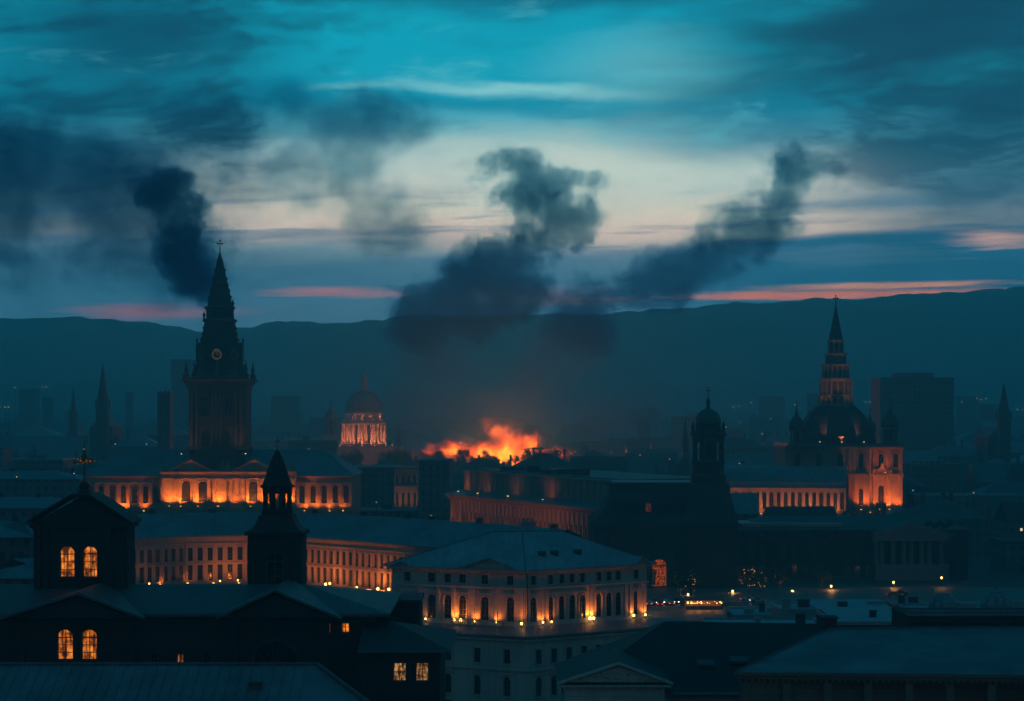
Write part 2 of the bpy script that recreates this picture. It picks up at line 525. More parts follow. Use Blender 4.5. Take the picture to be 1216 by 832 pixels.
def put_window(root, fac, s, z, w, h, arch=False, style='plain', glass=None, stone=None, depth=0.3, label=None):
    glass = glass or M_GLASS; stone = stone or M_PALE
    fm, gm = window_meshes(w, h, arch, style, glass, stone)
    o = inst("window", fm, root, fac.M(s, -depth, z))
    g = bpy.data.objects.new("pane", gm); COL.objects.link(g); g.parent = o
    if glass not in (M_GLASS,):
        o["label"] = label or "window lit warm from inside"
    return o


def wall_open(mb, fac, s0, s1, z0, z1, opens, depth=0.3):
    """a wall sheet with real openings; opens = (s_centre, z_bottom, w, h)"""
    mb.M = fac.M()
    ss = sorted({round(v, 3) for v in [s0, s1] + [q for o in opens for q in (o[0] - o[2] / 2, o[0] + o[2] / 2)] if s0 <= v <= s1})
    zz = sorted({round(v, 3) for v in [z0, z1] + [q for o in opens for q in (o[1], o[1] + o[3])] if z0 <= v <= z1})
    for i in range(len(ss) - 1):
        for j in range(len(zz) - 1):
            cs_, cz = (ss[i] + ss[i + 1]) / 2, (zz[j] + zz[j + 1]) / 2
            if any(abs(cs_ - o[0]) < o[2] / 2 and o[1] < cz < o[1] + o[3] for o in opens): continue
            mb.poly([(ss[i], 0, zz[j]), (ss[i + 1], 0, zz[j]), (ss[i + 1], 0, zz[j + 1]), (ss[i], 0, zz[j + 1])])
    for (s, z, w, h) in [o[:4] for o in opens]:
        a, b = s - w / 2, s + w / 2
        mb.add([(a, 0, z), (b, 0, z), (b, 0, z + h), (a, 0, z + h), (a, depth, z), (b, depth, z), (b, depth, z + h), (a, depth, z + h)],
               [(0, 1, 5, 4), (1, 2, 6, 5), (2, 3, 7, 6), (3, 0, 4, 7)])
    mb.M = None
    return mb


def strip(mb, fac, s0, s1, z0, z1, d, back=0.05):
    """a band standing d proud of the wall"""
    mb.M = fac.M(); mb.box(s0, s1, -d, back, z0, z1); mb.M = None


def balustrade(root, fac, s0, s1, z, h=1.0, d=0.0, m=None, step=0.7, name="balustrade"):
    b = MB(fac.M(0, d, z)); n = max(2, int((s1 - s0) / step))
    b.box(s0, s1, -0.12, 0.12, 0, 0.12); b.box(s0, s1, -0.14, 0.14, h - 0.14, h)
    for i in range(n + 1):
        x = s0 + (s1 - s0) * i / n; w = 0.22 if i % 8 == 0 else 0.07
        b.box(x - w, x + w, -0.1, 0.1, 0.12, h - 0.14)
    return part(name, b, m or M_PALE, root)


def rail(root, p0, p1, z, h=1.0, step=0.5, name="railing", m=None):
    fac = Fac(p0, p1); b = MB(fac.M(0, 0, z)); n = int(fac.L / step)
    b.box(0, fac.L, -0.025, 0.025, h - 0.05, h); b.box(0, fac.L, -0.02, 0.02, 0.1, 0.14)
    for i in range(n + 1): x = fac.L * i / n; b.box(x - 0.018, x + 0.018, -0.018, 0.018, 0, h - 0.05)
    return part(name, b, m or M_IRON, root)


def point_at(o, tgt): o.rotation_euler = (Vector(tgt) - Vector(wloc(o))).to_track_quat('-Z', 'Y').to_euler()


FLOOD = None


def floodlight(loc, target, energy, label, group, color=(1.0, 0.30, 0.06), angle=110, size=0.5, scale=1.0, lens=None):
    """a low housing on a bracket whose lamp lights the wall above it"""
    t = thing("floodlight", label, "floodlight", loc, group)
    b = MB(Matrix.Translation(loc) @ Matrix.Scale(scale, 4)); b.box(-0.3, 0.3, -0.12, 0.12, 0.12, 0.2); b.box(-0.34, -0.3, -0.15, 0.15, 0.0, 0.35); b.box(0.3, 0.34, -0.15, 0.15, 0.0, 0.35)
    b.box(-0.3, 0.3, -0.16, 0.16, 0.2, 0.42)
    part("housing", b, M_IRON, t)
    g = MB(Matrix.Translation(loc) @ Matrix.Scale(scale, 4)); g.box(-0.27, 0.27, -0.13, 0.13, 0.424, 0.47)
    part("lens", g, lens or M_GLOBE, t)
    L = bpy.data.lights.new("lamp", 'SPOT'); L.energy = energy; L.color = color; L.spot_size = R(angle); L.spot_blend = 0.8; L.shadow_soft_size = size * 0.5
    lo = bpy.data.objects.new("lamp", L); COL.objects.link(lo); lo.parent = t; lo.location = (0, 0, 0.6 * scale)
    point_at(lo, target)
    return t


def torch(loc, energy, label, group, color=(1.0, 0.24, 0.03), r=0.22, lamp_off=(0, 0, 0), post=0.5, aim=(0, 1.2)):
    """a short post carrying glowing glass globes"""
    t = thing("terrace_lamp", label, "lamp", loc, group)
    b = MB(); x, y, z = loc; b.lathe(x, y, [(0.16, z), (0.1, z + 0.1), (0.05, z + 0.2), (0.05, z + post)], 8)
    part("lamp_post", b, M_IRON, t)
    g = MB(); g.ball((x, y, z + post + r * 0.9), r, 10, 6)
    part("globe", g, M_GLOBE, t, smooth=True)
    if energy:
        L = bpy.data.lights.new("lamp", 'SPOT'); L.energy = energy; L.color = color; L.shadow_soft_size = 0.15; L.spot_size = R(150); L.spot_blend = 0.9
        lo = bpy.data.objects.new("lamp", L); COL.objects.link(lo); lo.parent = t
        lo.location = (lamp_off[0], lamp_off[1], post + r * 2.0 + 0.05 + lamp_off[2])
        w_ = wloc(lo); point_at(lo, (w_.x + aim[0], w_.y + aim[1], w_.z + 2.2))
    return t


def hip_roof(mb, x0, x1, y0, y1, z, h, inset=None, over=0.6, ridge_y=None):
    x0 -= over; x1 += over; y0 -= over; y1 += over
    ry = (y0 + y1) / 2 if ridge_y is None else ridge_y; i = (y1 - y0) / 2 if inset is None else inset
    v = [(x0, y0, z), (x1, y0, z), (x1, y1, z), (x0, y1, z), (x0 + i, ry, z + h), (x1 - i, ry, z + h)]
    return mb.add(v, [(0, 1, 5, 4), (1, 2, 5), (2, 3, 4, 5), (3, 0, 4), (3, 2, 1, 0)])


def gable_roof(mb, x0, x1, y0, y1, z, h, along='y', over=0.5, th=0.25):
    if along == 'y':       # ridge runs in y, gables face the viewer
        xm = (x0 + x1) / 2
        a = [(x0 - over, z - over * h / ((x1 - x0) / 2)), (xm, z + h), (x1 + over, z - over * h / ((x1 - x0) / 2))]
        for (p, q) in ((a[0], a[1]), (a[1], a[2])):
            mb.add([(p[0], y0 - over, p[1]), (q[0], y0 - over, q[1]), (q[0], y1, q[1]), (p[0], y1, p[1]),
                    (p[0], y0 - over, p[1] + th), (q[0], y0 - over, q[1] + th), (q[0], y1, q[1] + th), (p[0], y1, p[1] + th)],
                   [(4, 5, 6, 7), (0, 3, 2, 1), (0, 1, 5, 4), (3, 7, 6, 2), (0, 4, 7, 3), (1, 2, 6, 5)])
    return mb


def column(mb, x, y, z0, z1, r, n=10):
    h = z1 - z0
    mb.lathe(x, y, [(r * 1.35, z0), (r * 1.35, z0 + 0.03 * h), (r * 1.05, z0 + 0.05 * h), (r, z0 + 0.3 * h), (r * 0.86, z1 - 0.08 * h), (r * 1.25, z1 - 0.03 * h), (r * 1.4, z1 - 0.025 * h), (r * 1.4, z1)], n)


def finial(mb, x, y, z, h, cross=True, r=0.12):
    mb.ball((x, y, z + h * 0.12), h * 0.075, 8, 5)
    mb.tube((x, y, z), (x, y, z + h), r, r * 0.4, 6)
    mb.ball((x, y, z + h * 0.42), h * 0.04, 8, 5)
    if cross:
        zc = z + h * 0.78; a = h * 0.16
        mb.box(x - a, x + a, y - r * 0.6, y + r * 0.6, zc - r * 0.6, zc + r * 0.6)
        for sx, sz in ((-a, 0), (a, 0), (0, h * 0.2)): mb.ball((x + sx, y, zc + sz), r * 1.5, 6, 4)


def uncap(o): return o
# ---------------------------------------------------------------- ground, roads, hills
def hgt(x, y):
    a = ((x + 50) / 190.0) ** 2 + ((y - 1560) / 150.0) ** 2
    h = 13.0 * math.exp(-a * 1.1)
    if y > 2500: h += (y - 2500) * 0.008
    return h


M_GROUND = mat("city_ground", (0.07, 0.07, 0.068), 0.85, scale=0.4)
M_ASPH = mat("wet_asphalt", (0.05, 0.05, 0.052), 0.42, scale=0.6, bump=0.3)
M_PAVE = mat("plaza_paving", (0.17, 0.165, 0.155), 0.6, kind='stone', bump=0.3)
g = MB(); nx, ny = 90, 110
xs = [-4800 + 9600 * i / nx for i in range(nx + 1)]; ys = [-80 + 7000 * j / ny for j in range(ny + 1)]
g.add([(x, y, hgt(x, y)) for y in ys for x in xs], [(j * (nx + 1) + i, j * (nx + 1) + i + 1, (j + 1) * (nx + 1) + i + 1, (j + 1) * (nx + 1) + i) for j in range(ny) for i in range(nx)])
single("ground", g, M_GROUND, None, None, kind="structure", smooth=True)
b = MB(); b.add([(-160, 556, .012), (260, 575, .012), (260, 668, .012), (26, 668, .012), (26, 600, .012), (-160, 566, .012)], [(0, 1, 2, 3, 4, 5)])
single("plaza", b, M_PAVE, None, None, kind="structure")
b = MB(); b.add([(34, 604, .024), (260, 606, .024), (260, 620, .024), (34, 618, .024)], [(0, 1, 2, 3)])
single("road", b, M_ASPH, None, None, kind="structure")
b = MB()
for i in range(28): b.add([(36 + i * 8, 611.2, .036), (40 + i * 8, 611.2, .036), (40 + i * 8, 611.5, .036), (36 + i * 8, 611.5, .036)], [(0, 1, 2, 3)])
single("road_markings", b, mat("road_paint", (0.7, 0.7, 0.66), 0.6), None, None, kind="structure")
b = MB(); b.box(34, 260, 603.7, 604, 0, 0.14); b.box(34, 260, 620, 620.3, 0, 0.14)
single("kerb", b, M_PALE, None, None, kind="structure")


def hill_mesh(name, prof, D, depth, m, seed, rough=1.0):
    b = MB(); N = 420; rows = 9
    x0, x1 = X(-560, D), X(1780, D); vs_ = []
    for j in range(rows):
        q = j / (rows - 1)
        for i in range(N + 1):
            x = x0 + (x1 - x0) * i / N; px = x / D * F + 608
            py = prof[0][1]
            for (a, ya), (c_, yc) in zip(prof, prof[1:]):
                if px >= a: py = ya + (yc - ya) * min(1, max(0, (px - a) / (c_ - a)))
            top = Z(py, D) + (mnoise.noise(Vector((x * 0.006, seed, 0))) * 14 + mnoise.noise(Vector((x * 0.02, seed, 4))) * 7 + mnoise.noise(Vector((x * 0.06, seed, 8))) * 4 + mnoise.noise(Vector((x * 0.14, seed, 8))) * 2) * rough
            e = math.sin(q * math.pi / 2) ** 1.2 if q < 1 else 1
            vs_.append((x, D - depth * (1 - q) + mnoise.noise(Vector((x * 0.01, q * 4, seed))) * 30 * (1 - q), 2 + (top - 2) * e * (1 + 0.10 * mnoise.noise(Vector((x * 0.008, q * 5, seed))) * (1 - q))))
    for i in range(N + 1): vs_.append((vs_[(rows - 1) * (N + 1) + i][0], D + 420, -2))
    fs = [(j * (N + 1) + i, j * (N + 1) + i + 1, (j + 1) * (N + 1) + i + 1, (j + 1) * (N + 1) + i) for j in range(rows) for i in range(N)]
    b.add(vs_, fs); return single(name, b, m, None, None, kind="structure", smooth=True)


M_HILL = mat("hill_woods", (0.05, 0.07, 0.06), 0.9, scale=0.2)
hill_mesh("hills", [(-600, 366), (0, 378), (60, 378), (150, 384), (240, 392), (330, 386), (480, 378), (700, 372), (860, 362), (1000, 356), (1060, 352), (1130, 349), (1180, 345), (1216, 342), (1800, 330)], 5800, 1300, M_HILL, 3.3)
hill_mesh("near_hills", [(-600, 440), (0, 452), (200, 448), (340, 452), (480, 458), (700, 462), (900, 452), (1100, 444), (1216, 436), (1800, 420)], 4600, 500, M_HILL, 7.1, 0.6)
# the air of the city: one even haze round everything
b = MB(); b.box(-4900, 4900, -90, 6900, -3.5, 396)
hz = single("haze", b, None, "thin blue evening haze filling the air over the whole city", "haze", kind="stuff")
hm = bpy.data.materials.new("haze"); hm.use_nodes = True; n = hm.node_tree; n.nodes.clear()
pv = n.nodes.new("ShaderNodeVolumePrincipled"); ou = n.nodes.new("ShaderNodeOutputMaterial"); n.links.new(pv.outputs[0], ou.inputs['Volume'])
pv.inputs['Color'].default_value = (0.20, 0.90, 1.0, 1); pv.inputs['Density'].default_value = 0.00036; pv.inputs['Anisotropy'].default_value = 0.6
hz.data.materials.clear(); hz.data.materials.append(hm)
# ================================================================ corner palace in the middle
PA, PB, PC, PD = (-21.8, 402.0), (2.3, 390.0), (24.7, 406.7), (0.6, 418.7)


def offset_poly(pts, d):
    out = []; n = len(pts); c = Vector((sum(p[0] for p in pts) / n, sum(p[1] for p in pts) / n))
    for i in range(n):
        p0, p1, p2 = Vector(pts[i - 1]), Vector(pts[i]), Vector(pts[(i + 1) % n])
        def nrm(a, b):
            v = (b - a).normalized(); q = Vector((v.y, -v.x))
            return q if q.dot((a + b) / 2 - c) > 0 else -q
        n1, n2 = nrm(p0, p1), nrm(p1, p2); bis = (n1 + n2).normalized()
        out.append(tuple(p1 + bis * (d / max(0.35, bis.dot(n1)))))
    return out


def palace():
    t = thing("corner_palace", "pale two-faced stone palace with hipped frosted roof, lamps glowing along its terrace", "palace", (2, 404, 0))
    foot = [PA, PB, PC, PD]; zt, ze = 16.0, 26.0
    fl, fr, fb1, fb2 = Fac(PA, PB), Fac(PB, PC), Fac(PC, PD), Fac(PD, PA)
    w = MB(); wins = []
    # left face: seven bays; right face: ten narrower bays; a tall floor and an attic
    left = [((px - 468) / 157.0) for px in (487, 516, 535, 552.5, 578.5, 608)]
    right = [((px - 623.5) / 144.5) for px in (633, 653, 666, 678, 690, 710, 722, 733, 755)]
    for fac, us in ((fl, left), (fr, right)):
        ops = []
        for i, u in enumerate(us):
            s = u * fac.L * (1.0 if fac is fl else 1.0)
            s = min(max(s, 1.2), fac.L - 1.2)
            ops.append((s, zt + 0.75, 1.55 if fac is fl else 1.35, 4.3, True)); ops.append((s, zt + 7.2, 1.35 if fac is fl else 1.15, 1.65, False))
        wall_open(w, fac, 0, fac.L, zt - 2, ze, [o[:4] for o in ops]); wins += [(fac, o) for o in ops]
    for fac in (fb1, fb2): wall_open(w, fac, 0, fac.L, zt - 2, ze, [])
    part("wall", w, M_PALE, t)
    for fac, (s, z, ww, h, ar) in wins: put_window(t, fac, s, z, ww, h, ar, 'hood' if ar else 'frame', M_GLASS, M_PALE)
    for nm, z0, z1, d in (("string_course", zt + 6.4, zt + 6.75, 0.35), ("cornice", ze - 0.55, ze - 0.2, 0.7), ("plinth", zt - 0.1, zt + 0.55, 0.25)):
        for fac in (fl, fr):
            b = MB(); strip(b, fac, -d, fac.L + d, z0, z1, d)
            if nm == "cornice":
                b.M = fac.M()
                for i in range(int(fac.L / 0.7)): b.box(0.3 + i * 0.7, 0.55 + i * 0.7, -0.55, 0, z0 - 0.28, z0 - 0.003)
            part(nm, b, M_PALE, t)
    pil = {}
    for fac, us in ((fl, (0.02, 0.98, 0.20, 0.36, 0.62, 0.79, 0.47)), (fr, (0.02, 0.98, 0.135, 0.17, 0.53, 0.86, 0.82, 0.93))):
        for u in us:
            b = MB(); b.box(-0.3, 0.3, -0.28, 0.0, zt + 0.5, zt + 6.4); b.box(-0.38, 0.38, -0.36, 0.0, zt + 5.8, zt + 6.2); b.box(-0.38, 0.38, -0.36, 0.0, zt + 0.5, zt + 0.9)
            me = pil.get(0) or b.mesh("pilaster", M_PALE); pil[0] = me
            inst("pilaster", me, t, fac.M(u * fac.L, -0.003, 0))
    # roof
    A, B, C_, D_ = [(*p, ze + 0.0) for p in offset_poly(foot, 1.0)]
    R1, RM, R2 = (-3.2, 406.5, 31.8), (1.8, 404.5, 31.9), (9.2, 407.5, 31.8)
    b = MB(); ef = [(p[0], p[1], ze - 0.2) for p in (A, B, C_, D_)]
    b.add([A, B, C_, D_, R1, RM, R2], [(0, 1, 5, 4), (1, 2, 6, 5), (2, 3, 6), (3, 4, 5, 6), (3, 0, 4)])
    b.add([*ef, A, B, C_, D_], [(0, 1, 5, 4), (1, 2, 6, 5), (2, 3, 7, 6), (3, 0, 4, 7), (3, 2, 1, 0)])
    rf = part("roof", b, M_FROST, t)
    b = MB()
    for p, q in ((A, R1), (B, RM), (C_, R2), (R1, RM), (RM, R2)): b.tube((p[0], p[1], p[2] + .02), (q[0], q[1], q[2] + .02), 0.1, 0.1, 5)
    o = part("ridge_capping", b, M_LEAD, t)
    b = MB(); b.box(1.6, 4.2, 408.0, 409.4, 29.5, 33.6); b.box(1.4, 4.4, 407.8, 409.6, 33.2, 33.45)
    ch = part("chimney", b, M_PANEL, rf)
    for i in range(3):
        b = MB(); b.lathe(2.15 + i * 0.75, 408.7, [(0.22, 33.45), (0.18, 34.1)], 8); part("chimney_pot", b, M_BROWN, t)
    for (px, py) in ((644, 656), (660, 653), (690, 651)):
        u = (px - 623.5) / 144.5; x = B[0] + (C_[0] - B[0]) * u * 0.85; y = B[1] + (C_[1] - B[1]) * u * 0.85 + 5.2
        # sit the hatch on the right-hand slope
        N = (Vector(C_) - Vector(B)).cross(Vector(R2) - Vector(B)).normalized()
        if N.z < 0: N = -N
        z = B[2] - (N.x * (x - B[0]) + N.y * (y - B[1])) / N.z
        b = MB(); b.box(x - 0.7, x + 0.7, y - 0.5, y + 0.6, z - 0.3, z + 0.35); b.add([(x - 0.8, y - 0.6, z + 0.36), (x + 0.8, y - 0.6, z + 0.36), (x + 0.8, y + 0.7, z + 0.65), (x - 0.8, y + 0.7, z + 0.65)], [(0, 1, 2, 3)])
        part("roof_hatch", b, M_DARKSL, t)
    # pediments over the fronts
    for fac, u0, u1, hgt_ in ((fl, 0.53, 0.97, 1.9), (fl, 0.02, 0.16, 0.9), (fr, 0.87, 1.0, 1.2)):
        b = MB(fac.M()); s0, s1 = u0 * fac.L, u1 * fac.L; sm = (s0 + s1) / 2; zb = ze - 0.18
        b.add([(s0, -0.6, zb), (s1, -0.6, zb), (sm, -0.6, zb + hgt_), (s0, 3, zb), (s1, 3, zb), (sm, 5, zb + hgt_)], [(0, 1, 2), (0, 3, 4, 1)])
        pd = part("pediment", b, M_PALE, t)
        b = MB(fac.M())
        for (a, c) in (((s0, zb), (sm, zb + hgt_)), ((sm, zb + hgt_), (s1, zb))):
            b.add([(a[0], -1.05, a[1]), (c[0], -1.05, c[1]), (c[0], 5, c[1]), (a[0], 5, a[1]), (a[0], -1.05, a[1] + .3), (c[0], -1.05, c[1] + .3), (c[0], 5, c[1] + .3), (a[0], 5, a[1] + .3)],
                  [(4, 5, 6, 7), (0, 1, 5, 4), (0, 3, 2, 1), (0, 4, 7, 3), (1, 2, 6, 5)])
        part("pediment_roof", b, M_FROST, t)
    # the wider lower storeys with a sloping terrace roof
    pf = offset_poly(foot, 4.6); pf2 = offset_poly(foot, 5.5); pin = offset_poly(foot, 1.5)
    b = MB(); n4 = 4
    b.add([(*p, zt) for p in pin] + [(*p, 14.9) for p in pf2] + [(*p, 14.6) for p in pf2] + [(*p, 14.5) for p in pin],
          [(i, (i + 1) % 4, 4 + (i + 1) % 4, 4 + i) for i in range(4)] + [(4 + i, 4 + (i + 1) % 4, 8 + (i + 1) % 4, 8 + i) for i in range(4)] + [(0, 1, 2, 3), (8, 9, 10, 11)])
    part("terrace_roof", b, M_ROOF, t)
    w = MB(); wins = []
    for i, ns in ((0, 6), (1, 11), (2, 4), (3, 4)):
        fac = Fac(pf[i], pf[(i + 1) % 4]); ops = []
        for j in range(ns):
            s = fac.L * (j + 0.7) / (ns + 0.4)
            ops.append((s, 9.9, 1.3, 2.5, False)); ops.append((s, 4.2, 1.3, 3.4, True)); ops.append((s, 0.6, 1.4, 2.4, False))
        wall_open(w, fac, 0, fac.L, 0, 14.6, [o[:4] for o in ops]); wins += [(fac, o) for o in ops if i < 2]
        b = MB(); strip(b, fac, -0.3, fac.L + 0.3, 8.7, 9.0, 0.3); part("string_course", b, M_PALE, t)
        b = MB(); strip(b, fac, -0.5, fac.L + 0.5, 13.9, 14.3, 0.5); part("cornice", b, M_PALE, t)
    part("lower_wall", w, M_PALE, t)
    for fac, (s, z, ww, h, ar) in wins: put_window(t, fac, s, z, ww, h, ar, 'hood' if ar else 'frame', M_GLASS, M_PALE)
    bf = Fac(offset_poly(foot, 1.7)[0], offset_poly(foot, 1.7)[1])
    balustrade(t, bf, bf.L * 0.52, bf.L * 0.86, zt - 0.02, 1.0, 0, M_PALE, 0.42)
    b = MB(fr.M())
    b.tube((0.25, -0.33, 0.6 + zt), (0.25, -0.33, ze - 0.6), 0.07, 0.07, 6); b.M = fl.M(); b.tube((fl.L * 0.335, -0.1, zt), (fl.L * 0.335, -0.1, ze - .6), 0.06, 0.06, 6)
    part("downpipe", b, M_IRON, t)
    # terrace lamps
    def lamp(fac, u, en, lab, r=0.2, post=0.45, d=0.8): 
        p = fac.M(u * fac.L, d, 0); torch((p[0][3], p[1][3], zt + 0.02), en * 4.0, lab, "glowing lamps along the palace terrace", r=r, post=post, aim=(-fac.n.x * .9, -fac.n.y * .9))
    for fac, u, en, r, lab in [
        (fl, 0.275, 16, .17, "small dim terrace lamp, leftmost along the pale palace"),
        (fl, 0.49, 120, .27, "paired bright terrace lamp left of the palace's fourth window"),
        (fl, 0.54, 120, .27, "bright terrace lamp close beside its twin on the palace left front"),
        (fl, 0.645, 75, .16, "low terrace lamp just right of the bright pair on the palace"),
        (fl, 0.80, 60, .15, "low terrace lamp at the balustrade left of the palace corner"),
        (fr, -0.05, 90, .24, "terrace lamp standing at the sharp corner of the palace"),
        (fr, 0.12, 70, .17, "terrace lamp between the first two tall windows right of the palace corner"),
        (fr, 0.19, 70, .17, "terrace lamp beside the second tall window right of the palace corner"),
        (fr, 0.50, 140, .3, "large bright terrace lamp at the middle of the palace right front"),
        (fr, 0.53, 90, .26, "lower companion of the large lamp on the palace right front"),
        (fr, 0.865, 70, .24, "terrace lamp before the end pilasters of the palace right front"),
        (fr, 0.965, 70, .2, "last terrace lamp at the far right end of the palace"),
    ]: lamp(fac, u, en, lab, r)


palace()


# ================================================================ the curved terrace behind it
def crescent():
    t = thing("crescent_terrace", "long concave cream terrace with two rows of tall windows under a broad dull roof", "building", (-60, 595, 0))
    pts = [(X(118, 576), 576), (X(154, 584), 584), (X(220, 595), 595), (X(291, 600), 600), (X(360, 592), 592), (X(420, 577), 577), (X(480, 560), 560), (X(560, 538), 538), (X(620, 520), 520)]
    ze = 19.8; w = MB(); k = 0
    allw = []
    for i in range(len(pts) - 1):
        fac = Fac(pts[i], pts[i + 1]); n_ = max(2, round(fac.L / 2.62)); ops = []
        for j in range(n_):
            s = fac.L * (j + 0.5) / n_
            ops += [(s, 7.9, 1.4, 4.1), (s, 13.1, 1.4, 3.5), (s, 1.0, 1.3, 3.2)]
        wall_open(w, fac, 0, fac.L, 0, ze, ops); 
        if i < 7:
            for o in ops: allw.append((fac, o))
        for z0, z1, d, nm in ((ze - 0.7, ze - 0.25, 0.6, "cornice"), (17.6, 17.85, 0.25, "string_course"), (12.35, 12.65, 0.25, "string_course"), (5.0, 5.4, 0.3, "string_course")):
            b = MB(); strip(b, fac, -0.02, fac.L + 0.02, z0, z1, d); part(nm, b, M_CRES, t)
        pb = MB(); pb.box(-0.32, 0.32, -0.3, 0, 5.4, 17.6); pm = pb.mesh("pilaster", M_CRES)
        for u in ((0.003, 0.5) if i % 2 else (0.003,)): 
            j = round(u * n_); inst("pilaster", pm, t, fac.M(j * fac.L / n_ + 0.4, 0, 0))
    part("wall", w, M_CRES, t)
    for fac, (s, z, ww, h) in allw:
        if z > 5: put_window(t, fac, s, z, ww, h, False, 'frame', M_GLASS, M_CRES)
    b = MB(); n = len(pts)
    inner = []; outer = []; back = []
    for i, p in enumerate(pts):
        a = Vector(pts[max(0, i - 1)]); c = Vector(pts[min(n - 1, i + 1)]); s = (c - a).normalized(); q = Vector((s.y, -s.x))
        P = Vector(p); outer.append((*(P + q * 0.9), ze)); inner.append((*(P - q * 13), ze + 5.6)); back.append((*(P - q * 27), ze - 0.5))
    b.add(outer + inner + back, [(i, i + 1, n + i + 1, n + i) for i in range(n - 1)] + [(n + i, n + i + 1, 2 * n + i + 1, 2 * n + i) for i in range(n - 1)])
    b.add([(x, y, z - 0.25) for x, y, z in outer] + outer, [(i, i + 1, n + i + 1, n + i) for i in range(n - 1)])
    rf = part("roof", b, M_ROOF, t)
    for i in range(n - 1):
        for u in ((0.3, 0.75) if i % 2 else (0.5,)):
            x = inner[i][0] * (1 - u) + inner[i + 1][0] * u; y = inner[i][1] * (1 - u) + inner[i + 1][1] * u + 0.6
            b = MB(); hh = 0.9 + rnd.random() * 0.8; b.box(x - 0.8, x + 0.8, y - 0.4, y + 0.4, ze + 4.8, ze + 5.6 + hh); b.box(x - 0.95, x + 0.95, y - 0.5, y + 0.5, ze + 5.4 + hh, ze + 5.6 + hh + .003); part("chimney", b, M_SOOT2, rf)
    b = MB(); bk = [p[:2] for p in back]
    b.add([(*p, 0) for p in bk] + [(*p, ze - .5) for p in bk], [(i, i + 1, n + i + 1, n + i) for i in range(n - 1)]); part("rear_wall", b, M_CRES, t)
    gp = "street lamps glowing before the curved terrace"
    for px, D, z, en, r, lab in [
        (178, 583, 5.6, 220, .22, "small lamp low on the curved terrace behind the gabled dark block"),
        (262, 592, 5.6, 500, .2, "terrace lamp left of the dark cupola, second from the left"),
        (283, 594, 5.6, 600, .2, "terrace lamp hard against the left side of the dark cupola"),
        (361, 586, 5.4, 420, .34, "lamp just right of the dark cupola at the foot of the curved terrace"),
        (387, 580, 5.6, 700, .34, "left lamp of the bright pair mid way along the curved terrace"),
        (392, 579, 5.9, 500, .30, "right lamp of the bright pair mid way along the curved terrace"),
        (424, 572, 5.6, 260, .2, "faint lamp between the two bright groups on the curved terrace"),
        (449, 565, 5.6, 700, .36, "left lamp of the group nearest the palace on the curved terrace"),
        (453, 564, 5.0, 400, .30, "middle lamp of the group nearest the palace on the curved terrace"),
        (462, 561, 5.8, 700, .34, "right lamp of the group nearest the palace on the curved terrace"),
    ]: torch((X(px, D), D - 1.1, 6.92), en * 2.0, lab, gp, r=r, post=1.0 + (z - 5.6), lamp_off=(0, 0.1, 0.1))
    for i, px in enumerate((165, 195, 225, 255, 285, 350, 372, 400, 418, 438, 457, 475)):
        D_ = 596 if px < 300 else 596 - (px - 330) * .24; seg = "left of the dark cupola" if px < 300 else "right of the dark cupola"; x, y = X(px, D_), D_ - 2.6
        if px < 230: y -= (230 - px) * .12
        floodlight((x, y, 6.92), (x, y + 5, 14), (300, 260, 330, 460, 620, 1100, 900, 1000, 1200, 1500, 1500, 900)[i], "low terrace floodlight %s, %s along the curved facade" % (seg, ["first", "second", "third", "fourth", "fifth", "first", "second", "third", "fourth", "fifth", "sixth", "seventh"][i]), "floodlights hidden behind the terrace balustrade", color=(1, .22, .04), size=.5, angle=140)
    # raised terrace the lamps stand on
    b = MB(); q = [(p[0], p[1] - 0.02) for p in pts]; o_ = [(p[0], p[1] - 3.4) for p in pts]
    b.add([(*p, 6.9) for p in q] + [(*p, 6.9) for p in o_] + [(*p, 0) for p in o_], [(i, i + 1, n + i + 1, n + i) for i in range(n - 1)] + [(n + i, n + i + 1, 2 * n + i + 1, 2 * n + i) for i in range(n - 1)])
    part("front_terrace", b, M_CRES, t)
    for i in range(5, 8):
        f2 = Fac(o_[i], o_[i + 1]); balustrade(t, f2, 0, f2.L, 6.91, 0.9, -0.2, M_CRES, 0.8)


crescent()


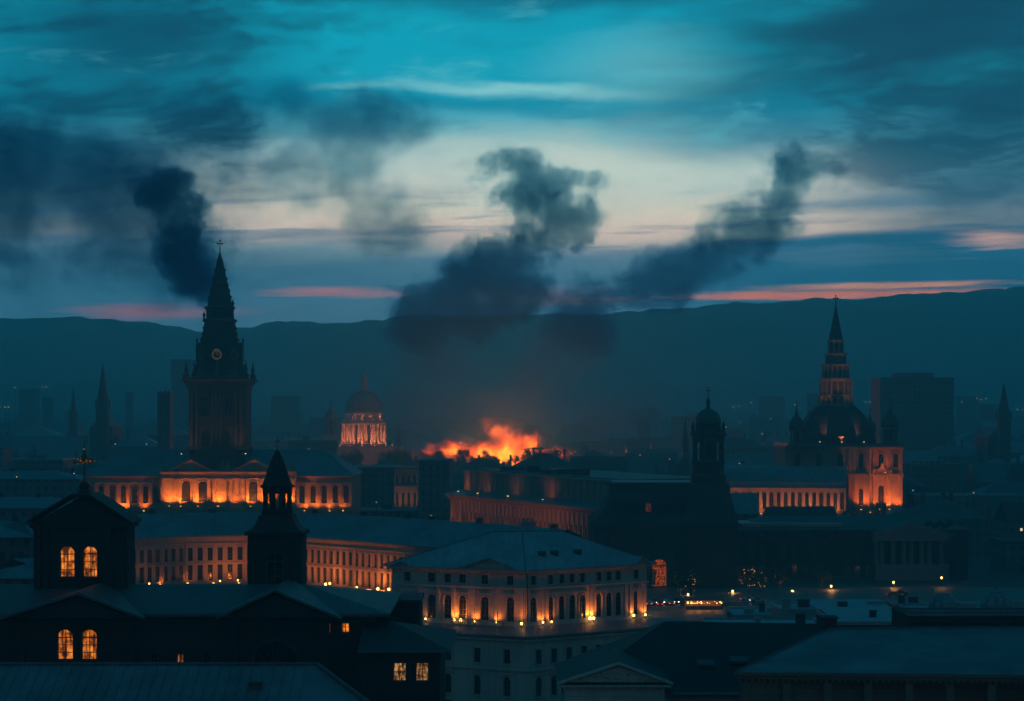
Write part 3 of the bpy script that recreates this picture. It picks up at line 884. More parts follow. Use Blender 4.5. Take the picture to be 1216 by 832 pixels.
# ================================================================ floodlit church with the big clock tower
def great_church():
    D = 780; t = thing("clock_tower_church", "long floodlit orange church front below the tall dark clock spire", "church", (X(262, D), D, 0))
    zb = 18.0; ztop = Z(562, D); x0, x1, xc0, xc1 = X(100, D), X(418, D), X(193, D), X(352, D)
    fw = [Fac((x0, D), (xc0, D)), Fac((xc0, D - 4), (xc1, D - 4)), Fac((xc1, D), (x1, D))]
    w = MB(); wins = []
    for k, fac in enumerate(fw):
        n_ = (7, 8, 5)[k]; ops = []
        for j in range(n_):
            if k == 1 and j in (0, 3, 4, 7): continue
            s = fac.L * (j + 0.5) / n_
            ops.append((s, zb + (3.2 if k == 1 else 2.5), 3.0 if k == 1 else 1.9, (7.2 if k == 1 else 6.0), True))
        zt_ = ztop + (1.0 if k == 1 else -0.6)
        wall_open(w, fac, 0, fac.L, 0, zt_, [o[:4] for o in ops]); wins += [(fac, o, k) for o in ops]
        for z0, z1, d, nm in ((zt_ - 0.6, zt_ - 0.1, 0.8, "cornice"), (zt_ - 2.6, zt_ - 2.3, 0.3, "string_course"), (zb - 0.4, zb, 0.5, "plinth")):
            b = MB(); strip(b, fac, -0.3 if k == 1 else 0, fac.L + (0.3 if k == 1 else 0), z0, z1, d); part(nm, b, M_STONE, t)
        pb = MB(); pb.box(-0.45, 0.45, -0.5, 0, zb, zt_ - 2.6); pb.box(-0.6, 0.6, -0.65, 0, zt_ - 3.3, zt_ - 2.62); pb.box(-0.6, 0.6, -0.65, 0, zb + .002, zb + 0.6)
        pm = pb.mesh("pilaster", M_STONE)
        for j in range(n_ + 1): 
            for off in ((-0.95, 0.95) if k == 1 and 0 < j < n_ and j not in (2, 6) else (0,)): inst("pilaster", pm, t, fac.M(min(max(fac.L * j / n_ + off, 0.5), fac.L - 0.5), 0, 0))
    for sx, (ya, yb) in ((xc0, (D, D - 4)), (xc1, (D - 4, D))):
        fac = Fac((sx, ya), (sx, yb)); wall_open(w, fac, 0, 4, 0, ztop + 1.0, [])
    for xe, (ya, yb) in ((x0, (D + 46, D)), (x1, (D, D + 46))): 
        fac = Fac((xe, ya), (xe, yb)); wall_open(w, fac, 0, 46, 0, ztop - 0.6, [])
    fac = Fac((x1, D + 46), (x0, D + 46)); wall_open(w, fac, 0, fac.L, 0, ztop - .6, [])
    part("wall", w, M_STONE, t)
    for fac, (s, z, ww, h, ar), k in wins: put_window(t, fac, s, z, ww, h, ar, 'tracery' if k == 1 else 'frame', M_GLASS, M_STONE)
    b = MB(); hip_roof(b, x0, x1, D, D + 46, ztop - 0.6, Z(534, D + 20) - ztop + 1.0, 12, 0.8); part("roof", b, M_ROOF, t)
    b = MB(); b.box(xc0 + 1, xc1 - 1, D - 3.9, D + 10, ztop + 0.9, ztop + 1.6); part("parapet", b, M_STONE, t)
    for (pl, pr, pa) in ((207, 250, 545), (282, 325, 545)):
        b = MB(); xa, xb = X(pl, D), X(pr, D); xm = (xa + xb) / 2; za, zb_ = ztop + 1.55, Z(pa, D)
        b.add([(xa, D - 4.3, za), (xb, D - 4.3, za), (xm, D - 4.3, zb_), (xa, D + 8, za), (xb, D + 8, za), (xm, D + 8, zb_)], [(0, 1, 2), (0, 3, 4, 1), (3, 5, 4)])
        part("pediment", b, M_STONE, t)
        b = MB(); gable_roof(b, xa, xb, D - 4.1, D + 8, za, zb_ - za + .02, over=0.6, th=0.3); part("pediment_roof", b, M_LEAD, t)
    for px in (197, 266, 272, 349):
        b = MB(); x = X(px, D); b.box(x - 0.7, x + 0.7, D - 4.2, D - 2.8, ztop + 1.6, ztop + 3.0); b.lathe(x, D - 3.5, [(0.5, ztop + 3), (0.2, ztop + 3.6), (0.5, ztop + 4.2), (0.02, ztop + 5.2)], 8); part("finial", b, M_STONE, t)
    fb = Fac((xc0 - 3, D - 9), (xc1 + 3, D - 9)); balustrade(t, fb, 0, fb.L, zb + 1.2, 1.4, 0, M_STONE, 0.9)
    b = MB(); b.box(xc0 - 3, xc1 + 3, D - 9.3, D - 4.7, 0, zb + 1.2); part("front_terrace", b, M_STONE, t)
    # ---- tower
    TD = 792; cx = X(264.5, TD); k_ = TD / F
    zz = lambda py: Z(py, TD)
    b = MB(); hw = 33.5 * k_; cx -= 1.0
    b.prism([(cx - hw, TD - hw + 3), (cx - hw + 3, TD - hw), (cx + hw - 3, TD - hw), (cx + hw, TD - hw + 3), (cx + hw, TD + hw), (cx - hw, TD + hw)], 20, zz(457))
    tw = part("tower", b, M_BROWN, t)
    fac = Fac((cx - hw, TD - hw), (cx + hw, TD - hw))
    for z0, z1, d in ((zz(533), zz(530), 0.6), (zz(505), zz(503.5), 0.4), (zz(461), zz(459.5), 0.5)):
        b = MB(); b.box(cx - hw - d, cx + hw + d, TD - hw - d, TD + hw + d, z1 if z1 < z0 else z0, max(z0, z1)); part("string_course", b, M_BROWN, t)
    b = MB(); e = 42.5 * k_; 
    for r, za, zb_ in ((35.5, 458, 455.5), (37.5, 455.5, 453), (40, 453, 449.5)): b.box(cx - r * k_, cx + r * k_, TD - r * k_, TD + r * k_, zz(za), zz(zb_) - .003)
    part("tower_cornice", b, M_BROWN, t)
    for s in (0.29, 0.71):
        put_window(t, fac, s * fac.L, zz(493), 2.6, 6.6, True, 'gable', M_GLASS, M_BROWN, depth=-0.3)
        put_window(t, fac, s * fac.L, zz(527), 1.8, 4.2, True, 'frame', M_GLASS, M_BROWN, depth=-0.3)
    pb = MB(); pb.box(-0.5, 0.5, -0.55, 0.1, zz(529), zz(461)); pm = pb.mesh("pilaster", M_BROWN)
    for s in (0.07, 0.16, 0.43, 0.5, 0.57, 0.84, 0.93): inst("pilaster", pm, t, fac.M(s * fac.L, 0, 0))
    for sx in (-1, 1):
        for sy in (-1, 1):
            b = MB(); x, y = cx + sx * 35 * k_, TD + sy * 35 * k_
            b.box(x - 1, x + 1, y - 1, y + 1, zz(449.5), zz(444)); b.lathe(x, y, [(0.8, zz(444)), (0.5, zz(441)), (0.75, zz(439)), (0.3, zz(434)), (0.02, zz(426))], 8)
            part("pinnacle", b, M_BROWN, t)
    for sx in (-0.5, 0.5):
        b = MB(); x = cx + sx * 36 * k_; 
        b.add([(x - 4.2, TD - hw - .3, zz(449)), (x + 4.2, TD - hw - .3, zz(449)), (x, TD - hw - .3, zz(441)), (x - 4.2, TD - 2, zz(449)), (x + 4.2, TD - 2, zz(449)), (x, TD - 2, zz(441))], [(0, 1, 2), (0, 2, 5, 3), (1, 4, 5, 2)]); part("gable", b, M_BROWN, t)
    P = lambda *q: [(r * k_ / math.cos(math.pi / 8), zz(y)) for r, y in q]
    b = MB(); b.lathe(cx, TD, P((34, 449.5), (31, 446), (27.5, 436), (25, 425), (22, 410), (19.5, 396), (17.5, 384)), 8); sp = part("lower_spire", b, M_DARKSL, t)
    b = MB(); b.lathe(cx, TD, P((17, 384), (19.5, 382), (19.5, 380), (16.5, 379)), 8); part("gallery_cornice", b, M_BROWN, t)
    b = MB(); b.lathe(cx, TD, P((15.5, 379), (15.5, 368), (17.5, 367), (17.5, 365), (14, 364)), 8); part("belfry", b, M_DARKSL, t)
    b = MB(); b.lathe(cx, TD, P((14, 364), (12.2, 352), (9, 338), (6, 323), (3.5, 310), (1.2, 303), (0.3, 300)), 8); part("spire", b, M_DARKSL, t)
    for y_, r_ in ((436, 27.8), (410, 22.0), (397, 19.8), (338, 9.2)):
        b = MB(); b.lathe(cx, TD, P((r_ - .6, y_ + 1.6), (r_ + 1.1, y_ + .8), (r_ + 1.1, y_ - .4), (r_ - 1.2, y_ - 1.4)), 8); part("spire_ledge", b, M_DARKSL, t)
    cm = MB(); cm.ball((0, 0, 0), .34, 6, 4, 1.4); cm = cm.mesh("crocket", M_DARKSL)
    for i in range(8):
        a = math.pi / 8 + i * math.pi / 4
        for r_, y_ in ((30, 443), (27.7, 433), (26, 428), (24, 419), (22.6, 413.5), (20.8, 404), (18.4, 390), (12.4, 353), (10.6, 345), (7.4, 331), (5.7, 321)):
            rr_ = r_ * k_ / math.cos(math.pi / 8) + .15; inst("crocket", cm, t, Matrix.Translation((cx + rr_ * math.cos(a), TD + rr_ * math.sin(a), zz(y_))))
        a = i * math.pi / 4; rr_ = 27.5 * k_; M = Matrix.Translation((cx + rr_ * math.cos(a), TD + rr_ * math.sin(a), zz(441))) @ Matrix.Rotation(a + math.pi / 2, 4, 'Z')
        b = MB(M); b.add([(-1.5, -1.1, -2), (1.5, -1.1, -2), (0, -1.1, 2.4), (-1.5, 3, -2), (1.5, 3, -2), (0, 3, 2.4)], [(0, 1, 2), (0, 2, 5, 3), (1, 4, 5, 2)]); b.lathe(0, -1, [(.22, 2.2), (.34, 2.9), (.02, 3.8)], 6); part("gablet", b, M_BROWN, t)
    b = MB(); finial(b, cx, TD, zz(303), (303 - 286) * k_, True, 0.28); part("finial", b, M_GOLD, t)
    for sx, py, top in ((-1, 383, 370), (1, 383, 356)):
        b = MB(); x = cx + sx * 17 * k_; b.lathe(x, TD - 4, [(0.45, zz(py)), (0.35, zz(top + 7)), (0.7, zz(top + 5)), (0.15, zz(top + 2)), (0.02, zz(top))], 6); part("pinnacle", b, M_DARKSL, t)
    # dormers with clock faces on the spire's skirt
    for a, has in ((-math.pi / 2, True), (-math.pi / 2 - math.pi / 4, False), (-math.pi / 2 + math.pi / 4, False), (math.pi, False), (0, False)):
        r = 23.5 * k_; dx, dy = math.cos(a), math.sin(a); px_, py_ = cx + dx * r, TD + dy * r
        M = Matrix.Translation((px_, py_, zz(421))) @ Matrix.Rotation(a + math.pi / 2, 4, 'Z')
        b = MB(M); b.box(-2.3, 2.3, -1.2, 3, -2.6, 2.2); b.add([(-2.6, -1.3, 2.2), (2.6, -1.3, 2.2), (0, -1.3, 4.2), (-2.6, 3, 2.2), (2.6, 3, 2.2), (0, 3, 4.2)], [(0, 1, 2), (0, 2, 5, 3), (1, 4, 5, 2)])
        b.lathe(0, -1.2, [(0.25, 4.1), (0.45, 4.9), (0.02, 6.0)], 6)
        dm = part("dormer", b, M_DARKSL, t)
        if has or abs(math.cos(a)) < 0.9:
            N = 24; g = MB(M)
            for i in range(N):
                a0, a1 = 2 * math.pi * i / N, 2 * math.pi * (i + 1) / N
                if i % 2 == 0 or has:
                    g.add([(math.cos(q) * r_, -1.29, math.sin(q) * r_) for q, r_ in ((a0, 1.45), (a1, 1.45), (a1, 1.7), (a0, 1.7))], [(0, 1, 2, 3)])
                if i % 2 == 0: g.add([(math.cos(q) * r_, -1.29, math.sin(q) * r_) for q, r_ in ((a0, 1.05), (a0 + .14, 1.05), (a0 + .14, 1.38), (a0, 1.38))], [(0, 1, 2, 3)])
            g.box(-0.07, 0.07, -1.31, -1.28, 0, 1.2); g.box(0.073, 0.75, -1.31, -1.28, -0.07, 0.07)
            ring = bpy.data.objects.new("clock_face", g.mesh("clock_face", M_GOLD if not has else M_CLOCK, wloc(t))); COL.objects.link(ring); ring.parent = dm
    fg = "floodlights lighting the orange church front"
    for i, (px, y, en, lab) in enumerate([
        (148, D - 4, 1900, "floodlight on the church's left wing, beside the gilt finial"), (124, D - 4, 600, "dim floodlight at the far left end of the church"),
        (172, D - 4, 900, "floodlight on the left wing, nearest the church's centre"),
        (204, D - 7.5, 2600, "floodlight at the left end of the church's bright centre"), (218, D - 7.5, 3600, "second floodlight from the left below the church's bright centre"),
        (238, D - 7.5, 4200, "floodlight under the left pair of traceried church windows"), (262, D - 7.5, 4200, "floodlight below the middle piers of the church centre"),
        (281, D - 7.5, 1500, "floodlight right of the church's middle piers"), (300, D - 7.5, 4600, "bright floodlight just left of the dark cupola spire"),
        (318, D - 7.5, 3600, "floodlight hidden closest behind the dark cupola spire"), (345, D - 7.5, 3000, "floodlight right behind the dark cupola spire"),
        (362, D - 4, 1300, "first floodlight on the church's right wing"), (376, D - 4, 1100, "second floodlight on the church's right wing"), (392, D - 4, 800, "third floodlight on the church's right wing"), (408, D - 4, 500, "last floodlight on the church's right wing")]):
        mid = y < D - 5; z = zb + (1.25 if mid else -0.6); y = D - 4 - 2.6 if mid else D - 2.2
        floodlight((X(px, D), y, z), (X(px, D), y + 2.1, z + 8), en * 2.6, lab, fg, size=0.3, angle=120, color=(1, .20, .02))
    for sx in (-14, 14): floodlight((cx + sx * 0.8, TD - hw - 7, 37.5), (cx + sx * .5, TD - hw, 52), 900, "floodlight on the church roof aimed at the %s of the clock tower" % ("left" if sx < 0 else "right"), "floodlights at the foot of the clock tower", size=1, color=(1, .33, .12))


M_CLOCK = mat_emit("clock_glow", (1.0, 0.62, 0.30), 0.09)
great_church()


# ================================================================ long red building right of centre
def red_building():
    t = thing("red_museum", "long dull red stone building with a set-back upper storey and heavy cornice, below the fire", "building", (0, 780, 0))
    P0, P1 = (X(536, 820), 820), (X(716, 700), 700); fac = Fac(P0, P1); zc = 21.7
    w = MB(); n_ = int(fac.L / 3.6); ops = []
    for j in range(n_): ops += [(fac.L * (j + 0.5) / n_, 9.0, 1.5, 7.0)]
    wall_open(w, fac, 0, fac.L, 0, zc, ops)
    back = Fac((P0[0] - 0.0, P0[1] + 60), P0); wall_open(w, back, 0, 60, 0, zc, [])
    part("wall", w, M_RED, t)
    for o in ops: put_window(t, fac, o[0], o[1], o[2], o[3], False, 'frame', M_GLASS, M_RED)
    b = MB(); strip(b, fac, -2.2, fac.L + 1, zc, zc + 0.5, 2.2); strip(b, fac, -1.4, fac.L + 1, zc - 0.6, zc - .003, 1.4); strip(b, fac, -0.8, fac.L + 1, zc - 1.6, zc - 0.603, 0.8)
    b.M = fac.M()
    for i in range(int(fac.L / 1.2)): b.box(i * 1.2, i * 1.2 + 0.5, -1.3, 0, zc - 1.2, zc - 0.61)
    part("cornice", b, M_RED, t)
    pb = MB(); pb.box(-0.4, 0.4, -0.4, 0, 1, zc - 1.6); pm = pb.mesh("pilaster", M_RED)
    for j in range(n_ + 1): inst("pilaster", pm, t, fac.M(min(max(fac.L * j / n_, .4), fac.L - .4), 0, 0))
    pb = MB(); pb.box(-1.1, 1.1, -0.3, 0, 1, zc - 1.6); pm2 = pb.mesh("end_pier", M_RED); inst("end_pier", pm2, t, fac.M(1.2, 0, 0)); inst("end_pier", pm2, t, fac.M(9.5, 0, 0))
    # sloping skirt roof, then the upper storey
    b = MB(fac.M()); b.add([(-2, -2.1, zc + 0.52), (fac.L, -2.1, zc + 0.52), (fac.L, 5, zc + 1.9), (-2, 5, zc + 1.9)], [(0, 1, 2, 3)]); part("skirt_roof", b, M_ROOF, t)
    zt_ = Z(558, 826); b = MB(fac.M()); b.box(0.5, fac.L, 5, 45, zc, zt_); part("upper_storey", b, M_RED, t)
    b = MB(fac.M()); b.box(-0.2, fac.L + .5, 4.3, 45.5, zt_ - 0.2, zt_ + 0.35); part("upper_cornice", b, M_RED, t)
    pb = MB(); pb.box(-0.35, 0.35, -0.35, 0.1, zc + 1.2, zt_ - 0.2); pm = pb.mesh("pilaster", M_RED)
    for j in range(26): inst("pilaster", pm, t, fac.M(2 + (fac.L - 4) * j / 25, -5.0, 0))
    b = MB(fac.M()); b.box(3, fac.L - 2, 8, 42, zt_ + .352, zt_ + 0.8); part("flat_roof", b, M_LEAD, t)
    for i in range(9):
        b = MB(fac.M()); s = 22 + i * 8 + rnd.random() * 3; ww = 0.8 + rnd.random() * 2; b.box(s, s + ww, 9 + rnd.random() * 4, 15, zt_ + .8, zt_ + 1.6 + rnd.random() * 1.6); part("roof_plant", b, M_SOOT2, t)
    p = lambda s, d: tuple(fac.M(s, d, 0).translation[:2])
    for i, (s, en) in enumerate(((2, 3300), (12, 2000), (28, 2300), (44, 2100), (60, 1900), (76, 2600), (90, 3000), (104, 2600))):
        x, y = p(s, 7); tgt = p(s + 2, 0)
        floodlight((x, y, 0.1), (*tgt, 19), en * 2.0, "ground floodlight before the long red building, %s" % ["at its left corner", "second from its left corner", "third from its left corner", "left of its middle", "right of its middle", "third from its right end", "next to last at its right end", "at its right end"][i],
                   "ground floodlights before the long red building", size=1.2, color=(1, .22, .08), angle=120)
    for i, (s, en) in enumerate(((3, 330), (22, 160), (50, 130), (80, 200))):
        x, y = p(s, -1.5); tgt = p(s, -5)
        floodlight((x, y, zc + 1.0), (*tgt, zc + 8), en * 2, "low floodlight on the skirt roof of the long red building, %s" % ["left end", "left of middle", "right of middle", "right end"][i], "floodlights on the red building's skirt roof", color=(1, .24, .08), angle=150)


red_building()


# ================================================================ dark mansard palace with the cupola tower
def mansard_palace():
    D = 668; t = thing("mansard_palace", "huge sooty palace with flared mansard roof and tall domed cupola, glowing arched door below", "palace", (X(780, D), D, 0))
    x0, x1 = X(706, D), X(872, D); ze = Z(621, D); zt_ = Z(572, D + 8)
    fac = Fac((x0, D), (x1, D)); w = MB(); ops = []; n_ = 11; doors = []
    for j in range(n_):
        s = fac.L * (j + 0.5) / n_; 
        if abs(s + x0 - X(783, D)) < 1.9: s = X(783, D) - x0; ops += [(s, 0.3, 4.4, 8.2, True, M_LITARCH)]
        else: ops += [(s, 1.0, 1.9, 4.6, True, M_GLASS)]
        if not (ops[-1][5] is M_LITARCH): ops += [(s, 7.4, 1.6, 3.6, False, M_GLASS)]
        ops += [(s, 13.0, 1.5, 3.2, False, M_GLASS)]
    wall_open(w, fac, 0, fac.L, 0, ze, [o[:4] for o in ops])
    for a, bb in (((x0, D + 32), (x0, D)), ((x1, D), (x1, D + 32)), ((x1, D + 32), (x0, D + 32))): f = Fac(a, bb); wall_open(w, f, 0, f.L, 0, ze, [])
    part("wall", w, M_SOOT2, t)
    for s, z, ww, h, ar, gl in ops: put_window(t, fac, s, z, ww, h, ar, 'tracery' if gl is M_LITARCH else 'frame', gl, M_SOOT2, label="arched doorway filled with sparkling orange light" if gl is M_LITARCH else None)
    for z0, z1, d, nm in ((ze - 0.7, ze + 0.1, 1.2, "cornice"), (ze - 2.6, ze - 2.3, 0.4, "string_course"), (11.8, 12.2, 0.5, "string_course"), (6.6, 6.9, 0.3, "string_course")):
        b = MB(); strip(b, fac, -d, fac.L + d, z0, z1, d); part(nm, b, M_SOOT2, t)
    pb = MB(); pb.box(-0.45, 0.45, -0.45, 0, 12.2, ze - 2.6); pm = pb.mesh("pilaster", M_SOOT2)
    for j in range(n_ + 1): inst("pilaster", pm, t, fac.M(min(max(fac.L * j / n_, .5), fac.L - .5), 0, 0))
    # flared mansard
    b = MB(); prof = [(0.0, ze + 0.1, 1.3), (2.2, ze + 2.6, 0), (3.6, ze + 6.0, 0), (4.6, ze + 9.5, 0), (4.6, zt_ - 0.6, 0)]
    rings = []
    for ins, z, ov in prof:
        a = ov - ins
        rings.append([(x0 - a, D - a, z), (x1 + a, D - a, z), (x1 + a, D + 32 + a, z), (x0 - a, D + 32 + a, z)])
    vs_ = [p for r in rings for p in r]; b.add(vs_, [(j * 4 + i, j * 4 + (i + 1) % 4, j * 4 + 4 + (i + 1) % 4, j * 4 + 4 + i) for j in range(len(rings) - 1) for i in range(4)] + [(16, 17, 18, 19)])
    rf = part("mansard_roof", b, M_DARKSL, t)
    b = MB(); b.box(x0 + 3.9, x1 - 3.9, D + 3.9, D + 28, zt_ - 0.6, zt_ - 0.1); part("roof_cornice", b, M_SOOT2, t)
    b = MB(); b.box(x0 + 6, x1 - 9, D + 6, D + 26, zt_ - 0.095, zt_ + 0.15); part("roof_deck", b, M_FROST, t)
    rail(t, (x0 + 4.4, D + 4.6), (x1 - 4.4, D + 4.6), zt_ - 0.1, 0.9, 0.9)
    for j in range(5):
        s = 5.5 + j * 5.4; z = ze + 3.4; lit = j == 2
        b = MB(fac.M(s, 0, z)); b.box(-1.2, -0.8, 1.6, 5, 0, 2.6); b.box(0.8, 1.2, 1.6, 5, 0, 2.6); b.box(-1.4, 1.4, 1.5, 5, 2.6, 3.0); b.add([(-1.4, 1.5, 3), (1.4, 1.5, 3), (0, 1.5, 3.9), (-1.4, 6, 3), (1.4, 6, 3), (0, 6, 3.9)], [(0, 1, 2), (0, 2, 5, 3), (1, 4, 5, 2)])
        dm = part("dormer", b, M_DARKSL, t)
        g = MB(fac.M(s, 0, z)); g.add([(-0.8, 2.0, 0.1), (0.8, 2.0, 0.1), (0.8, 2.0, 2.6), (-0.8, 2.0, 2.6)], [(0, 1, 2, 3)]); o = part("pane", g, M_LITDIM if lit else M_GLASS, t); o.parent = dm
        b = MB(fac.M(s, 0, z)); b.box(-0.04, 0.04, 1.92, 1.98, 0.1, 2.6); b.box(-0.8, 0.8, 1.92, 1.98, 1.5, 1.57); o = part("frame", b, M_FRAME, t); o.parent = dm
    # tower
    TD = D + 8; cx = X(841, TD); k = TD / F; zz = lambda y: Z(y, TD)
    P = lambda *q: [(r * k, zz(y)) for r, y in q]
    hw = 31 * k
    b = MB(); b.prism([(cx - hw, D - 1.6), (cx + hw, D - 1.6), (cx + hw, TD + hw), (cx - hw, TD + hw)], 0, zz(622)); part("tower_base", b, M_SOOT, t)
    b = MB(); b.box(cx - hw - 1, cx + hw + 1, D - 2.6, TD + hw, zz(622) + .003, zz(618.5)); part("cornice", b, M_SOOT, t)
    b = MB(); q = [(33, 618.5), (29, 606), (26, 594), (24, 584), (23, 574)]
    vs_ = [(cx + sx * r * k, TD + sy * r * k, zz(y)) for r, y in q for sx, sy in ((-1, -1), (1, -1), (1, 1), (-1, 1))]
    b.add(vs_, [(j * 4 + i, j * 4 + (i + 1) % 4, j * 4 + 4 + (i + 1) % 4, j * 4 + 4 + i) for j in range(len(q) - 1) for i in range(4)] + [(16, 17, 18, 19)])
    part("tower_roof", b, M_DARKSL, t)
    b = MB(); b.lathe(cx, TD, P((22, 574), (22, 564), (19.5, 562), (19.5, 550), (21, 549), (21, 546)), 8); part("drum", b, M_SOOT, t)
    for i in range(8):
        a = math.pi / 8 + i * math.pi / 4; b = MB(); x, y = cx + math.cos(a) * 17 * k, TD + math.sin(a) * 17 * k
        b.lathe(x, y, [(2.6 * k, zz(546)), (2.6 * k, zz(518))], 6); part("lantern_pier", b, M_SOOT, t)
    b = MB(); b.lathe(cx, TD, P((7, 546), (7, 518)), 8); part("lantern_core", b, M_SOOT, t)
    # arch heads join the piers
    b = MB(); b.lathe(cx, TD, [(20 * k, zz(524)), (20 * k, zz(518)), (15 * k, zz(518)), (15 * k, zz(524)), (20 * k, zz(524))], 8, cap=False); part("lantern_arches", b, M_SOOT, t)
    b = MB(); b.lathe(cx, TD, P((20, 518), (22.5, 516), (22.5, 513), (17, 512), (15.5, 508), (15.5, 504)), 8); part("lantern_cornice", b, M_SOOT, t)
    for i in range(8):
        a = math.pi / 8 + i * math.pi / 4; b = MB(); x, y = cx + math.cos(a) * 19.5 * k, TD + math.sin(a) * 19.5 * k
        b.lathe(x, y, [(0.45, zz(513)), (0.3, zz(509)), (0.5, zz(507.5)), (0.02, zz(499))], 6); part("pinnacle", b, M_SOOT, t)
    b = MB(); b.lathe(cx, TD, P((15, 504), (15.4, 500), (14.6, 495), (12.4, 490.5), (8.8, 487), (4, 485), (2.2, 483)), 16); part("dome", b, M_COPPER, t, smooth=True)
    b = MB(); b.lathe(cx, TD, P((2.2, 483.5), (2.0, 478), (3, 477), (1.2, 473)), 8); finial(b, cx, TD, zz(474), 14 * k, True, 0.16); part("finial", b, M_IRON, t)


M_LITARCH = mat_emit("lit_doorway", (1.0, 0.17, 0.015), 0.75, var=1, scale=2.2)
M_LITDIM = mat_emit("dim_dormer", (0.9, 0.22, 0.06), 0.20, var=1)
mansard_palace()


# ================================================================ long dark government range to the right
def government_range():
    D = 700; t = thing("colonnaded_range", "long near black government building with a pale columned portico, right of the cupola", "building", (X(1000, D), D, 0))
    x0, x1 = X(874, D), X(1150, D); ze = Z(628, D); fac = Fac((x0, D), (x1, D)); w = MB(); ops = []
    n_ = 22
    for j in range(n_):
        s = fac.L * (j + 0.5) / n_
        if X(1038, D) - x0 < s < X(1122, D) - x0: continue
        ops += [(s, 0.8, 1.7, 3.6, True), (s, 6.4, 1.4, 4.6, False), (s, 12.8, 1.4, 2.2, False)]
    wall_open(w, fac, 0, fac.L, 0, ze, [o[:4] for o in ops])
    for a, bb in (((x0, D + 30), (x0, D)), ((x1, D), (x1, D + 30)), ((x1, D + 30), (x0, D + 30))): f = Fac(a, bb); wall_open(w, f, 0, f.L, 0, ze, [])
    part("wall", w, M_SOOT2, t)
    for s, z, ww, h, ar in ops: put_window(t, fac, s, z, ww, h, ar, 'frame', M_GLASS, M_SOOT2)
    for z0, z1, d, nm in ((ze - 0.6, ze, 0.9, "cornice"), (ze - 2.2, ze - 1.9, 0.3, "string_course"), (5.4, 5.8, 0.4, "string_course")):
        b = MB(); strip(b, fac, -d, fac.L + d, z0, z1, d); part(nm, b, M_SOOT2, t)
    b = MB(); hip_roof(b, x0, x1, D, D + 30, ze + .003, 3.6, 12, 0.8); part("roof", b, M_SLATE, t)
    b = MB(); b.box(x0, x0 + 34, D + 2, D + 20, ze + .8, ze + 1.9); part("roof_terrace", b, M_FROST, t)
    pb = MB(); pb.box(-0.35, 0.35, -0.35, 0, 5.8, ze - 2.2); pm = pb.mesh("pilaster", M_SOOT2)
    for j in range(n_ + 1):
        s = fac.L * j / n_
        if not (X(1034, D) - x0 < s < X(1126, D) - x0): inst("pilaster", pm, t, fac.M(min(max(s, .4), fac.L - .4), 0, 0))
    xa, xb = X(1036, D), X(1122, D); b = MB(); b.box(xa, xb, D - 6, D - .004, 0, 5.0); part("portico_base", b, M_GREYST, t)
    for i, px in enumerate((1040, 1047, 1060, 1073, 1082, 1094, 1103, 1117)):
        b = MB(); column(b, X(px, D - 4), D - 4.5, 5.0, ze - 3.2, 0.75); part("column", b, M_GREYST, t)
    b = MB(); b.box(xa - .4, xb + .4, D - 6.2, D - .5, ze - 3.2, ze - 1.0); part("entablature", b, M_GREYST, t)
    b = MB(); xm = (xa + xb) / 2; b.add([(xa - .6, D - 6.4, ze - 1), (xb + .6, D - 6.4, ze - 1), (xm, D - 6.4, ze + 2.6), (xa - .6, D + 6, ze - 1), (xb + .6, D + 6, ze - 1), (xm, D + 6, ze + 2.6)], [(0, 1, 2), (0, 2, 5, 3), (1, 4, 5, 2)]); part("pediment", b, M_GREYST, t)
    b = MB()
    for i in range(9):
        x = X(1095 + i * 4, D); b.ball((x, D - 3, ze + 1.2 + (i % 3) * 0.5), 0.7, 6, 4, 1.5)
    part("roof_statuary", b, M_SOOT, t)


M_GREYST = mat("grey_limestone", (0.17, 0.17, 0.165), 0.85, kind='stone', bump=0.5)
government_range()


